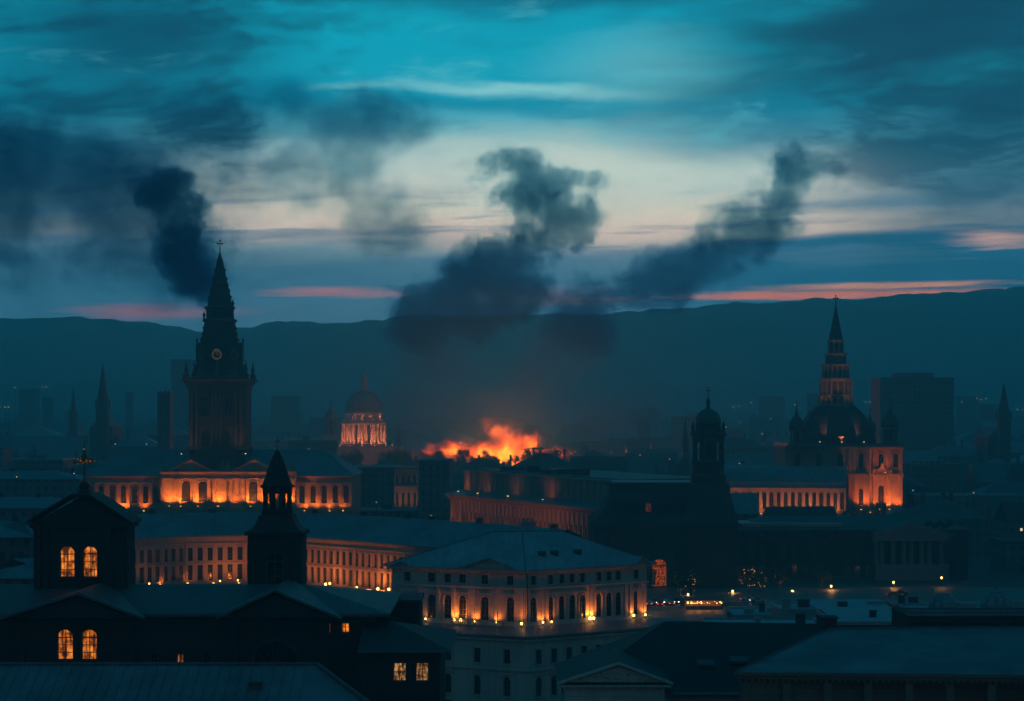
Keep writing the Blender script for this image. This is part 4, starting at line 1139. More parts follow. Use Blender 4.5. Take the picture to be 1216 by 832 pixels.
# ================================================================ domed cathedral on the right
def cathedral():
    D = 900; k = D / F; t = thing("domed_cathedral", "domed cathedral with stepped lit spire, onion corner turrets and orange floodlit end wall", "cathedral", (X(1004, D), D, 0))
    zt_ = Z(529, D); x0, xm_, x1 = X(935, D), X(1012, D), X(1073, D)
    fl = Fac((x0, D + 6), (X(1012, D), D)); fr = Fac((X(1012, D), D), (X(1032, D), D - 2)); fe = Fac((X(1036, D), D + 1), (x1, D + 3))
    zm = Z(563, D); zb = Z(606, D)
    w = MB(); wins = []
    for fac, us, gl in ((fl, (0.18, 0.5, 0.82), 0), (fr, (0.5,), 1), (fe, (0.25, 0.78), 1)):
        ops = []
        for u in us: ops += [(u * fac.L, zm + 3.0, 2.0 if gl else 2.4, 5.6, True), (u * fac.L, zb + 2.4, 1.9, 6.6, True)]
        if fac is fe: ops = [(0.30 * fac.L, zm + 2.4, 2.2, 5.8, True), (0.78 * fac.L, zm + 3, 1.8, 5.6, True), (0.30 * fac.L, zb + 1.2, 2.4, 9.0, True)]
        wall_open(w, fac, 0, fac.L, 0, zt_, [o[:4] for o in ops]); wins += [(fac, o) for o in ops]
        for z0, z1, d, nm in ((zt_ - 1.2, zt_ - 0.4, 1.0, "cornice"), (zm - 0.5, zm + 0.4, 0.8, "string_course"), (zb - 0.6, zb, 0.7, "plinth")):
            b = MB(); strip(b, fac, -0.4, fac.L + 0.4, z0, z1, d); part(nm, b, M_STONE, t)
    pts = [(X(1032, D), D - 2), (X(1036, D), D + 1)]; f = Fac(*pts); wall_open(w, f, 0, f.L, 0, zt_, [])
    for a, bb in (((x1, D + 3), (x1, D + 44)), ((x1, D + 44), (x0, D + 44)), ((x0, D + 44), (x0, D + 6))): f = Fac(a, bb); wall_open(w, f, 0, f.L, 0, zt_, [])
    part("wall", w, M_STONE, t)
    for fac, (s, z, ww, h, ar) in wins: put_window(t, fac, s, z, ww, h, ar, 'gable' if fac is fe and z > zm else 'frame', M_GLASS, M_STONE)
    pb = MB(); pb.box(-0.6, 0.6, -0.6, 0, zm + .4, zt_ - 1.2); pb.box(-0.6, 0.6, -0.6, 0, zb, zm - .5); pb.box(-0.8, 0.8, -0.8, 0, zm - 1.6, zm - .505); pb.box(-0.8, 0.8, -0.8, 0, zt_ - 2.3, zt_ - 1.205); pm = pb.mesh("pilaster", M_STONE)
    for fac, us in ((fl, (0.03, .34, .66, .97)), (fr, (.1, .9)), (fe, (.06, .5, .6, .95))):
        for u in us: inst("pilaster", pm, t, fac.M(u * fac.L, 0, 0))
    # carved gable over the end window
    b = MB(fe.M(0.30 * fe.L, 0, zm + .4)); b.add([(-4.5, -1.2, 0.3), (4.5, -1.2, 0.3), (2.6, -1.2, 1.6), (0, -1.2, 3.0), (-2.6, -1.2, 1.6), (-4.5, 0, 0.3), (4.5, 0, 0.3), (2.6, 0, 1.6), (0, 0, 3.0), (-2.6, 0, 1.6)], [(0, 1, 2, 3, 4), (1, 6, 7, 2), (2, 7, 8, 3), (3, 8, 9, 4), (4, 9, 5, 0), (0, 5, 6, 1)])
    for sx in (-3.6, 0, 3.6): b.ball((sx, -1.2, 1.5 if sx else 3.6), 0.7, 8, 5, 1.6)
    part("carved_gable", b, M_STONE, t)
    b = MB(); b.box(x0 - 1, x1 + 1, D - 1.5, D + 45, zt_ - .4, zt_ + 0.0); b.box(x0, x1, D, D + 44, zt_ + .003, zt_ + 0.9); part("roof_deck", b, M_LEAD, t)
    cx, cy_ = X(1001, D), D + 20; kk = cy_ / F; zz = lambda y: Z(y, cy_)
    P = lambda *q: [(r * kk / math.cos(math.pi / 8), zz(y)) for r, y in q]
    b = MB(); b.lathe(cx, cy_, P((45, 531), (44, 524), (41.5, 513), (37, 502), (31, 492), (24, 484.5), (20, 481)), 8); dm = part("dome", b, M_DARKSL, t)
    for i in range(8):
        a = math.pi / 8 + i * math.pi / 4; b = MB(); prof = [(45.6, 531), (44.6, 524), (42.1, 513), (37.6, 502), (31.5, 492), (24.4, 484.5), (20, 481)]
        pr = [(r * kk / math.cos(math.pi / 8), zz(y)) for r, y in prof]
        for (ra, za), (rb, zb_) in zip(pr, pr[1:]): b.tube((cx + ra * math.cos(a), cy_ + ra * math.sin(a), za), (cx + rb * math.cos(a), cy_ + rb * math.sin(a), zb_), 0.28, 0.28, 5)
        part("dome_rib", b, M_LEAD, t)
    for a, r, py in ((-math.pi / 2, 42, 521), (-math.pi * .75, 36, 505), (-math.pi / 4, 36, 505)):
        x, y = cx + math.cos(a) * r * kk, cy_ + math.sin(a) * r * kk; M = Matrix.Translation((x, y, zz(py) - 1)) @ Matrix.Rotation(a + math.pi / 2, 4, 'Z')
        if py > 510:
            b = MB(M); b.box(-3.2, 3.2, -1.2, 5, -2.8, -2.2); b.box(-3.2, 3.2, -1.4, 5, 1.8, 2.4)
            for i in range(5): b.box(-3 + i * 1.38, -2.5 + i * 1.38, -1.2, -0.6, -2.2, 1.8)
            b.box(-2.9, 2.9, 0, 5, -2.2, 1.8); part("dome_window", b, M_BROWN, t)
        else:
            b = MB(M); N = 14
            for i in range(N):
                q0, q1 = 2 * math.pi * i / N, 2 * math.pi * (i + 1) / N
                b.tube((math.cos(q0) * 1.9, 0.2, math.sin(q0) * 1.9 + .6), (math.cos(q1) * 1.9, 0.2, math.sin(q1) * 1.9 + .6), 0.35, 0.35, 5)
            part("round_dormer", b, M_LEAD, t)
    # stepped spire
    def stage(r, ya, yb, m, cols=0, name="spire_stage"):
        b = MB(); b.lathe(cx, cy_, P((r, ya), (r, yb)), 8); part(name, b, m, t)
        if cols:
            for i in range(16):
                a = i * math.pi / 8; rr = r * kk * 1.04 / math.cos(math.pi / 8) * (1 if i % 2 else math.cos(math.pi / 8)); b2 = MB(); b2.box(-0.35, 0.35, -0.5, 0.3, zz(ya), zz(yb))
                if 'c' not in stage.__dict__ or stage.key != (ya, yb): stage.c = b2.mesh("colonnette", M_STONE); stage.key = (ya, yb)
                M = Matrix.Translation((cx + rr * math.cos(a), cy_ + rr * math.sin(a), 0)) @ Matrix.Rotation(a + math.pi / 2, 4, 'Z'); inst("colonnette", stage.c, t, M)
    def ledge(r, ya, yb, m=None): b = MB(); b.lathe(cx, cy_, P((r - 1, ya), (r, ya - .6), (r, yb + .4), (r - 1.5, yb)), 8); part("spire_cornice", b, m or M_STONE, t)
    ledge(20, 482, 478); stage(17.5, 478, 470, M_BROWN, 1); ledge(18.6, 470, 467.5); stage(16.2, 467.5, 452, M_BROWN, 1); ledge(18.8, 452, 448)
    stage(13.5, 448, 434, M_BROWN, 1); ledge(16, 434, 431.5); stage(11.8, 431.5, 421.5, M_BROWN); ledge(12.8, 421.5, 418.5)
    stage(6.5, 418.5, 407, M_BROWN, 0)
    for i in range(8):
        a = math.pi / 8 + i * math.pi / 4; b = MB(); r = 8.6 * kk; column(b, cx + r * math.cos(a), cy_ + r * math.sin(a), zz(418.5), zz(407), 0.42, 8); part("spire_column", b, M_STONE, t)
    ledge(10, 407, 404); b = MB(); b.lathe(cx, cy_, P((8.2, 404), (6.6, 396), (4.2, 383), (2.0, 371), (0.6, 363)), 8); part("spire", b, M_DARKSL, t)
    b = MB(); finial(b, cx, cy_, zz(366), 14.5 * kk, True, 0.28); part("finial", b, M_IRON, t)
    # onion turrets
    for (px, y, s) in ((946, D + 5, 1.0), (1057, D + 5, 1.08), (978, D + 40, .8), (1033, D + 40, 0.8)):
        q = y / F * s; xx = X(px, y); z0 = zt_ + 0.9; H = lambda v: z0 + v * q
        b = MB(); b.lathe(xx, y, [(9.5 * q, z0), (9.5 * q, H(1.5)), (7.5 * q, H(2)), (7.5 * q, H(3))], 8); tb = part("turret_base", b, M_BROWN, t)
        for i in range(8):
            a = math.pi / 8 + i * math.pi / 4; b = MB(); b.lathe(xx + 7 * q * math.cos(a), y + 7 * q * math.sin(a), [(1.1 * q, H(3)), (1.1 * q, H(15))], 6); part("turret_pier", b, M_BROWN, t)
        b = MB(); b.lathe(xx, y, [(4 * q, H(3)), (4 * q, H(15))], 8); part("turret_core", b, M_SOOT, t)
        b = MB(); b.lathe(xx, y, [(8.5 * q, H(15)), (10 * q, H(16)), (10 * q, H(17.5)), (8 * q, H(18))], 8); part("turret_cornice", b, M_BROWN, t)
        b = MB(); b.lathe(xx, y, [(8 * q, H(18)), (9.6 * q, H(21)), (9.2 * q, H(25)), (6.8 * q, H(29)), (3.4 * q, H(32.5)), (1.6 * q, H(37)), (1.0 * q, H(41))], 16); part("onion_dome", b, M_COPPER, t, smooth=True)
        b = MB(); finial(b, xx, y, H(40), 11 * q, True, 0.14); part("finial", b, M_IRON, t)
    # nave with barrel roof and its arcade
    NP0, NP1 = (X(862, 880), 880), (X(1002, 880) - 0.3, 872); nf = Fac(NP0, NP1); ze = Z(578, 880); w = MB(); ops = []
    n_ = 17; zs = Z(606, 880)
    for j in range(n_): ops.append((nf.L * (j + .5) / n_, zs + 0.9, 1.5, 6.6, True))
    wall_open(w, nf, 0, nf.L, 0, ze, [o[:4] for o in ops]); wall_open(w, Fac((NP0[0], NP0[1] + 34), NP0), 0, 34, 0, ze, []); part("nave_wall", w, M_STONE, t)
    for o in ops: put_window(t, nf, o[0], o[1], o[2], o[3], True, 'frame', M_GLASS, M_STONE)
    pb = MB(); pb.box(-0.36, 0.36, -0.55, 0, zs, ze - .6); pm = pb.mesh("buttress", M_STONE)
    for j in range(n_ + 1): inst("buttress", pm, t, nf.M(min(max(nf.L * j / n_, .4), nf.L - .4), 0, 0))
    for z0, z1, d in ((ze - .6, ze, .9), (zs - .5, zs + .1, 1.0)): b = MB(); strip(b, nf, 0, nf.L, z0, z1, d); part("cornice", b, M_STONE, t)
    b = MB(nf.M(0, 0, ze)); N = 12; Lh = 17; vs_ = []
    for i in range(N + 1):
        a = math.pi * i / N; vs_ += [(-0.6, Lh - math.cos(a) * (Lh + .8), 0.02 + math.sin(a) * 8.3), (nf.L + .2, Lh - math.cos(a) * (Lh + .8), 0.02 + math.sin(a) * 8.3)]
    b.add(vs_, [(2 * i, 2 * i + 1, 2 * i + 3, 2 * i + 2) for i in range(N)] + [tuple(range(0, 2 * N + 2, 2))]); part("nave_roof", b, M_ROOF, t)
    b = MB(nf.M()); b.box(2, nf.L + 2, -9, -.01, 0, zs - 2.2); part("aisle_wall", b, M_STONE, t)
    b = MB(nf.M()); b.add([(1, -9.6, zs - 2.1), (nf.L + 2, -9.6, zs - 2.1), (nf.L + 2, -.9, zs - 0.5), (1, -.9, zs - 0.5)], [(0, 1, 2, 3)]); part("aisle_roof", b, M_ROOF, t)
    pb = MB(); pb.box(-0.36, 0.36, -0.3, 0, 0, zs - 2.3); pm = pb.mesh("buttress", M_STONE)
    for j in range(n_): inst("buttress", pm, t, nf.M(3 + (nf.L - 4) * j / n_, 9, 0))
    fg = "floodlights lighting the domed cathedral"
    def fl_(px, y, z, tp, en, lab, c=(1, .17, .03), ang=110): floodlight((px, y, z), tp, en * 3.4, lab, fg, color=c, angle=ang, size=0.8)
    fl_(X(1021, D), D - 3.6, zb + .3, (X(1021, D), D - 1.6, zb + 12), 2000, "floodlight at the narrow lit bay left of the cathedral's end wall")
    fl_(X(1044, D), D - 0.8, zb + .3, (X(1044, D), D + 1.4, zb + 12), 1500, "floodlight below the left half of the cathedral's bright end wall")
    fl_(X(1056, D), D - 0.4, zb + .3, (X(1056, D), D + 2, zb + 12), 1700, "floodlight below the middle of the cathedral's bright end wall")
    fl_(X(1067, D), D + 0.2, zb + .3, (X(1067, D), D + 2.6, zb + 12), 1700, "floodlight below the right edge of the cathedral's bright end wall")
    fl_(X(1050, D), D - 3, zm + .6, (X(1050, D), D + 3, zt_), 450, "floodlight on the mid ledge under the carved gable")
    fl_(X(1030, D), D - 7.4, zb - .6, (X(1034, D), D, zt_ - 4), 2600, "outer floodlight on the cathedral forecourt aimed at the corner bays")
    fl_(X(1056, D), D - 7.4, zb - .6, (X(1056, D), D + 2, zt_ - 4), 3000, "outer floodlight on the cathedral forecourt aimed high at the end wall")
    b = MB(); b.box(X(1010, D), X(1076, D), D - 8, D - 2.01, 0, zb - .65); part("forecourt_block", b, M_STONE, t)
    b = MB()
    for j in range(5):
        s = nf.L * (j + .5) / 5; q = nf.M(s, 4.5, 0).translation; q2 = nf.M(s, 0, 0).translation
        fl_(q.x, q.y, zs - 1.2, (q2.x, q2.y, zs + 8), 1300, "floodlight on the aisle roof beneath the nave windows, %s" % ["leftmost", "second from left", "middle one", "second from right", "rightmost"][j], (1, .26, .09), 140)
        q = nf.M(s, 15, 0).translation; q2 = nf.M(s, 9, 0).translation
        fl_(q.x, q.y, .1, (q2.x, q2.y, 13), 900, "ground floodlight under the aisle wall of the nave, %s" % ["leftmost", "second from left", "middle one", "second from right", "rightmost"][j], (1, .26, .09), 120)
    for sx in (-1, 0, 1): fl_(cx + sx * 9, cy_ - 17, zt_ + 1.2, (cx + sx * 1, cy_ - 4, zz(448)), 2600 if sx else 1500, "floodlight on the cathedral roof aimed %s" % {-1: "at the spire's left side", 0: "straight up the spire", 1: "at the spire's right side"}[sx], (1, .26, .10), 55)


cathedral()


# ================================================================ great dome far left of the fire
def great_dome():
    D = 1750; k = D / F; cx = X(432, D); zz = lambda y: Z(y, D); P = lambda *q: [(r * k, zz(y)) for r, y in q]
    t = thing("great_dome", "pinkish lit colonnaded dome with lantern standing far behind the dark trees", "cathedral", (cx, D, 0))
    b = MB(); b.box(cx - 45 * k, cx + 45 * k, D - 20, D + 30, 0, zz(529)); part("base_block", b, M_STONE, t)
    b = MB(); b.lathe(cx, D, P((27, 530), (27, 525), (22, 524), (22, 503)), 32); part("drum", b, M_STONE, t)
    b = MB(); column(b, 0, 0, zz(524.5), zz(503.5), 0.62, 8); cm = b.mesh("column", M_PINK)
    for i in range(32):
        a = 2 * math.pi * i / 32; inst("column", cm, t, Matrix.Translation((cx + 25.6 * k * math.cos(a), D + 25.6 * k * math.sin(a), 0)))
    b = MB(); b.lathe(cx, D, P((22, 503.5), (27.4, 503), (27.4, 501), (26.4, 499.5), (25.5, 499), (25.5, 497.5), (22.6, 497.5), (22.6, 491.5), (23.4, 491), (23.4, 489.5), (21.6, 489)), 32); part("drum_cornice", b, M_PINK, t)
    for i in range(24):
        a = 2 * math.pi * i / 24; b = MB(); x, y = cx + 22.6 * k * math.cos(a), D + 22.6 * k * math.sin(a)
        M = Matrix.Translation((x, y, 0)) @ Matrix.Rotation(a + math.pi / 2, 4, 'Z')
        if i == 0: b.box(-0.5, 0.5, -0.5, 0.3, zz(497.4), zz(491.8)); am = b.mesh("attic_pier", M_PINK)
        inst("attic_pier", am, t, M)
    dp = [(21.6, 489), (21.3, 484), (20.2, 478.5), (18.0, 473), (14.8, 468.5), (10.5, 465.2), (6.2, 463.8)]
    b = MB(); b.lathe(cx, D, P(*dp), 32); part("dome", b, M_PINKD, t, smooth=True)
    for i in range(24):
        a = 2 * math.pi * i / 24; b = MB()
        if i == 0:
            for (ra, ya), (rb, yb) in zip(dp, dp[1:]): b.tube((ra * k + .1, 0, zz(ya)), (rb * k + .1, 0, zz(yb)), 0.3, 0.3, 4)
            rm = b.mesh("dome_rib", M_PINKD)
        inst("dome_rib", rm, t, Matrix.Translation((cx, D, 0)) @ Matrix.Rotation(a, 4, 'Z'))
    b = MB(); b.lathe(cx, D, P((6, 464), (6, 462), (4.2, 461.5), (3.6, 452), (4.8, 451), (4.6, 449.5), (2.6, 449), (2.4, 446), (3.2, 445.3), (2.0, 443), (0.6, 441.5)), 8); part("lantern", b, M_PINK, t)
    b = MB(); finial(b, cx, D, zz(442.5), 7 * k, True, 0.3); part("finial", b, M_GOLD, t)
    for i in range(7):
        a = -math.pi / 2 + (i - 3) * 0.42; x, y = cx + 36 * k * math.cos(a), D + 33 * k * math.sin(a)
        floodlight((x, y, zz(528.5)), (cx + 20 * k * math.cos(a), D + 20 * k * math.sin(a), zz(505)), 13000, "floodlight ringing the far pinkish dome, number %d counted from the left" % (i + 1), "floodlights ringing the far dome", color=(1, .27, .11), angle=120, size=1, scale=1.5)
    for i in range(5):
        a = -math.pi / 2 + (i - 2) * 0.5; x, y = cx + 25.2 * k * math.cos(a), D + 25.2 * k * math.sin(a)
        floodlight((x, y, zz(499)), (cx + 12 * k * math.cos(a), D + 12 * k * math.sin(a), zz(474)), 15000, "upper floodlight at the foot of the far dome's ribs, number %d from the left" % (i + 1), "upper floodlights of the far dome", color=(1, .24, .10), angle=110, size=1)
    # bell tower beside it
    x2, y2 = X(393, D - 30), D - 30; q = y2 / F; z2 = lambda y: Z(y, y2); P2 = lambda *w_: [(r * q, z2(y)) for r, y in w_]
    t2 = thing("bell_tower", "slim unlit bell tower with small dome just left of the far pinkish dome", "tower", (x2, y2, 0))
    b = MB(); b.box(x2 - 9 * q, x2 + 9 * q, y2 - 9 * q, y2 + 9 * q, 0, z2(518)); part("shaft", b, M_GREYST, t2)
    b = MB(); b.box(x2 - 10.5 * q, x2 + 10.5 * q, y2 - 10.5 * q, y2 + 10.5 * q, z2(518) + .003, z2(515.5)); part("cornice", b, M_GREYST, t2)
    for i in range(8):
        a = math.pi / 8 + i * math.pi / 4; b = MB(); column(b, x2 + 7.2 * q * math.cos(a), y2 + 7.2 * q * math.sin(a), z2(515.5), z2(500), 0.8, 6); part("column", b, M_GREYST, t2)
    b = MB(); b.lathe(x2, y2, P2((5, 515.5), (5, 500)), 8); part("belfry_core", b, M_SOOT2, t2)
    b = MB(); b.lathe(x2, y2, P2((8.6, 500), (9, 499), (9, 497), (8, 496.5), (7.6, 491), (5.6, 487.5), (2.4, 485), (1.6, 481), (2, 480), (0.3, 474)), 12); part("dome", b, M_LEAD, t2)


M_PINKD = mat("pale_lead", (0.26, 0.22, 0.20), 0.6, kind="seam", bump=.3)
M_PINK = mat("pale_limestone", (0.42, 0.34, 0.28), 0.85, kind='stone', bump=0.4)
great_dome()
# ================================================================ dark church in the left foreground
def dark_church():
    D = 240; t = thing("dark_church", "near black foreground church with two low gables, square block and slim open cupola", "church", (X(200, D), D, 0))
    ze = Z(727, D); x0, x1 = X(-70, D), X(432, D)
    w = MB(); fac = Fac((x0, D), (x1, D)); S_ = lambda px: X(px, D) - x0
    ops = [(S_(77.5), Z(783, D), 1.75, 3.3, True, M_LIT), (S_(106), Z(783, D), 1.75, 3.3, True, M_LIT),
           (S_(387.5), Z(752, D), 1.0, 1.3, False, M_LITD), (S_(410), Z(751, D), 0.95, 1.25, False, M_LIT)]
    ops += [(S_(px), Z(787, D), 0.7, 1.0, False, M_LITD if px == 214 else M_GLASS) for px in (183, 214, 245)]
    ops += [(S_(px), Z(765, D), 0.8, 1.7, False, M_GLASS) for px in (20,)]
    wall_open(w, fac, 0, fac.L, 0, ze, [o[:4] for o in ops])
    for a, b_ in (((x0, D + 26), (x0, D)), ((x1, D), (x1, D + 26)), ((x1, D + 26), (x0, D + 26))): f = Fac(a, b_); wall_open(w, f, 0, f.L, 0, ze, [])
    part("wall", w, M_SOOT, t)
    for s, z, ww, h, ar, gl in ops:
        px = (s + x0) / D * F + 608
        lab = None
        if gl is not M_GLASS: lab = "arched warm lit window of the lower pair" if ar else "small dim lit window"
        put_window(t, fac, s, z, ww, h, ar, 'frame' if ar else 'plain', gl, M_SOOT, label=lab)
    # main roof, hipped at the right end
    b = MB(); xr = X(463, D); dr = 12.0; zr = Z(693, D + dr) 
    v = [(x0, D - 0.8, ze), (xr, D - 0.8, ze), (xr, D + 26, ze), (x0, D + 26, ze), (x0, D + dr, zr), (X(362, D + dr), D + dr, zr)]
    b.add(v, [(0, 1, 5, 4), (1, 2, 5), (2, 3, 4, 5), (3, 0, 4)]); b.add([(x, y, z - q) for q in (0.3, 0) for x, y, z in v[:4]], [(0, 1, 5, 4), (1, 2, 6, 5), (0, 3, 2, 1)])
    part("roof", b, M_LEAD, t)
    b = MB(); b.box(x0, xr, D - 1.02, D - .803, ze - 0.32, ze - 0.12); part("gutter", b, M_LEAD, t)
    # two gabled bays
    for (pl, pr, pa, ya) in ((14, 158, 94, 705), (270, 392, 327, 702)):
        xa, xb, xm = X(pl, D - 2), X(pr, D - 2), X(pa, D - 2); za = Z(ya, D - 2)
        b = MB(); b.add([(xa, D - 2, ze - 0.35), (xb, D - 2, ze - 0.35), (xm, D - 2, za - 0.25), (xa, D - .01, ze - 0.35), (xb, D - .01, ze - 0.35)], [(0, 1, 2), (0, 3, 4, 1)]); part("gable", b, M_SOOT, t)
        b = MB()
        for p, q in (((xa - 1.2, ze - 0.52), (xm, za)), ((xm, za), (xb + 1.2, ze - 0.52))):
            b.add([(p[0], D - 2.6, p[1]), (q[0], D - 2.6, q[1]), (q[0], D + 12, q[1]), (p[0], D + 12, p[1]), (p[0], D - 2.6, p[1] + .28), (q[0], D - 2.6, q[1] + .28), (q[0], D + 12, q[1] + .28), (p[0], D + 12, p[1] + .28)],
                  [(4, 5, 6, 7), (0, 1, 5, 4), (0, 3, 2, 1), (0, 4, 7, 3), (1, 2, 6, 5)])
        part("gable_roof", b, M_LEAD, t)
        for x in (xa + .6, xb - .6): b = MB(); b.box(x - 0.4, x + 0.4, D - 0.35, D - .003, 0, ze - 0.35); part("pilaster", b, M_SOOT, t)
    b = MB(); b.box(x0, x1, D - 0.5, D - .003, ze - 1.1, ze - 0.72); part("string_course", b, M_SOOT, t)
    # great round-headed window in the right gable
    x, zc, r = X(327, D), Z(786, D), 2.3; b = MB()
    N = 20
    for i in range(N):
        a0, a1 = math.pi * i / N, math.pi * (i + 1) / N
        b.add([(x + math.cos(q) * rr, D - dd, zc + math.sin(q) * rr) for dd in (0.3, 0) for q, rr in ((a0, r), (a1, r), (a1, r + .3), (a0, r + .3))], [(0, 1, 2, 3), (0, 1, 5, 4), (3, 2, 6, 7)])
    for i in range(1, 7): a = math.pi * i / 7; b.tube((x, D - .1, zc), (x + math.cos(a) * r, D - .1, zc + math.sin(a) * r), 0.06, 0.06, 4)
    for i in range(12): a0, a1 = math.pi * i / 12, math.pi * (i + 1) / 12; b.tube((x + math.cos(a0) * 1.2, D - .1, zc + math.sin(a0) * 1.2), (x + math.cos(a1) * 1.2, D - .1, zc + math.sin(a1) * 1.2), 0.05, 0.05, 4)
    wd = part("fan_window", b, M_SOOT2, t)
    g = MB(); g.add([(x + math.cos(math.pi * i / N) * r, D - .03, zc + math.sin(math.pi * i / N) * r) for i in range(N + 1)], [tuple(range(N + 1))]); o = part("pane", g, M_GLASS, t); o.parent = wd
    # square upper block
    BD = 250; xa, xb = X(40, BD), X(151, BD); zt_ = Z(621, BD); fb = Fac((xa, BD), (xb, BD)); w = MB(); f_ = lambda px: X(px, BD) - xa
    ops = [(f_(80), Z(685, BD), 1.75, 3.5, True), (f_(107), Z(685, BD), 1.7, 3.5, True)]
    wall_open(w, fb, 0, fb.L, 30, zt_, ops and [o[:4] for o in ops])
    for a, b_ in (((xa, BD + 5.2), (xa, BD)), ((xb, BD), (xb, BD + 5.2)), ((xb, BD + 5.2), (xa, BD + 5.2))): f = Fac(a, b_); wall_open(w, f, 0, f.L, 30, zt_, [])
    part("upper_block", w, M_SOOT, t)
    for s, z, ww, h, ar in ops: put_window(t, fb, s, z, ww, h, True, 'frame', M_LIT, M_SOOT, label="arched warm lit window of the upper pair")
    b = MB(); xm = X(97, BD); xl, xr2 = X(33, BD), X(158, BD)
    b.box(xl + .3, xr2 - .3, BD - .5, BD + 5.6, zt_ - .5, zt_ - .003); part("cornice", b, M_SOOT, t)
    for yy in (BD - .004, BD + 5.2): b = MB(); b.add([(xa, yy, zt_), (xb, yy, zt_), (xm, yy, Z(588, BD))], [(0, 1, 2)]); part("gable", b, M_SOOT, t)
    b = MB(); pts = [(xl, zt_ + .0), (xl + 1.8, Z(608, BD)), (xm - 1, Z(588, BD)), (xm + 1, Z(588, BD)), (xr2 - 1.8, Z(608, BD)), (xr2, zt_ + .0)]
    for p, q in zip(pts, pts[1:]):
        b.add([(p[0], BD - .9, p[1]), (q[0], BD - .9, q[1]), (q[0], BD + 5.7, q[1]), (p[0], BD + 5.7, p[1]), (p[0], BD - .9, p[1] + .25), (q[0], BD - .9, q[1] + .25), (q[0], BD + 5.7, q[1] + .25), (p[0], BD + 5.7, p[1] + .25)], [(4, 5, 6, 7), (0, 1, 5, 4), (0, 3, 2, 1), (0, 4, 7, 3), (1, 2, 6, 5)])
    part("block_roof", b, M_DARKSL, t)
    for s in (0.5, fb.L - .5, fb.L / 2 + 3.2, fb.L / 2 - 3.9): b = MB(); b.box(xa + s - .3, xa + s + .3, BD - .3, BD - .003, 30, zt_ - .5); part("pilaster", b, M_SOOT, t)
    # gilt ornamental finial with curling branches
    q = BD / F; zz = lambda y: Z(y, BD); cy_ = BD + 1.5
    b = MB(); b.lathe(xm, cy_, [(0.75, zz(590)), (0.75, zz(584)), (0.5, zz(581)), (0.6, zz(575)), (0.3, zz(572))], 8); part("finial_base", b, M_SOOT, t)
    b = MB(); b.tube((xm, cy_, zz(573)), (xm, cy_, zz(522)), 0.11, 0.04, 6)
    for y_, r in ((560, .16), (535, .2), (529, .12)): b.ball((xm, cy_, zz(y_)), r, 8, 5)
    b.lathe(xm, cy_, [(0.2, zz(548)), (0.42, zz(545)), (0.3, zz(541)), (0.1, zz(536))], 8)
    rr = random.Random(3); tips = []
    for i in range(16):
        a = 2 * math.pi * i / 16; L_ = 0.75 + 0.45 * (i % 2); pz = zz(549) + rr.uniform(-.1, .1); prev = Vector((xm, cy_, pz))
        for j in range(1, 5):
            u = j / 4; p = Vector((xm + math.cos(a) * L_ * u, cy_ + math.sin(a) * L_ * u, pz + 0.34 * math.sin(u * 2.6)))
            b.tube(prev, p, 0.035, 0.03, 4); prev = p
            if j > 1: b.ball(tuple(p + Vector((0, 0, 0.08))), 0.085, 6, 4)
        b.ball(tuple(prev + Vector((0, 0, -0.12))), 0.1, 6, 4); tips.append(prev + Vector((0, 0, rr.uniform(-.3, .2)))); tips.append(prev * .6 + Vector((xm, cy_, pz)) * .4 + Vector((0, 0, rr.uniform(-.1, .3))))
    gf = part("gilt_finial", b, M_GILT, t)
    for p in tips + [Vector((xm, cy_, zz(552))), Vector((xm, cy_ - .2, zz(533))), Vector((xm, cy_ - .3, zz(575)))]: b = MB(); b.ball(tuple(p), rr.uniform(.035, .065), 6, 4); o = part("bulb", b, M_GLINT, t); o.parent = gf
    # cupola
    CD = 254; cx = X(326, CD); k = CD / F; zc = lambda y: Z(y, CD); hw = 32 * k; cy_ = CD + hw
    w = MB(); fc = Fac((cx - hw, CD), (cx + hw, CD)); wall_open(w, fc, 0, 2 * hw, 32, zc(635), [(hw, zc(702), 1.9, 4.4), (hw * .3, zc(695), .6, 3.2), (hw * 1.7, zc(695), .6, 3.2)], 0.5)
    for a, b_ in (((cx - hw, CD + 2 * hw), (cx - hw, CD)), ((cx + hw, CD), (cx + hw, CD + 2 * hw)), ((cx + hw, CD + 2 * hw), (cx - hw, CD + 2 * hw))): f = Fac(a, b_); wall_open(w, f, 0, f.L, 32, zc(635), [])
    part("cupola_base", w, M_SOOT, t)
    put_window(t, fc, hw, zc(702), 1.9, 4.4, True, 'frame', M_GLASS, M_SOOT, depth=.5); 
    for s in (.3, 1.7): put_window(t, fc, hw * s, zc(695), .6, 3.2, False, 'plain', M_GLASS, M_SOOT, depth=.4)
    b = MB(); b.box(cx - hw - .35, cx + hw + .35, CD - .35, CD + 2 * hw + .35, zc(635) + .003, zc(631)); part("cupola_cornice", b, M_SOOT, t)
    b = MB(); qq = [(33, 631), (28, 628), (23.5, 622), (21, 615), (20.5, 612)]
    b.add([(cx + sx * r * k, cy_ + sy * r * k, zc(y)) for r, y in qq for sx, sy in ((-1, -1), (1, -1), (1, 1), (-1, 1))], [(j * 4 + i, j * 4 + (i + 1) % 4, j * 4 + 4 + (i + 1) % 4, j * 4 + 4 + i) for j in range(len(qq) - 1) for i in range(4)] + [(16, 17, 18, 19)]); part("cupola_skirt", b, M_DARKSL, t)
    P = lambda *w_: [(r * k / math.cos(math.pi / 8), zc(y)) for r, y in w_]
    b = MB(); b.lathe(cx, cy_, P((18, 612), (18, 607), (16.5, 605)), 8); part("lantern_base", b, M_SOOT, t)
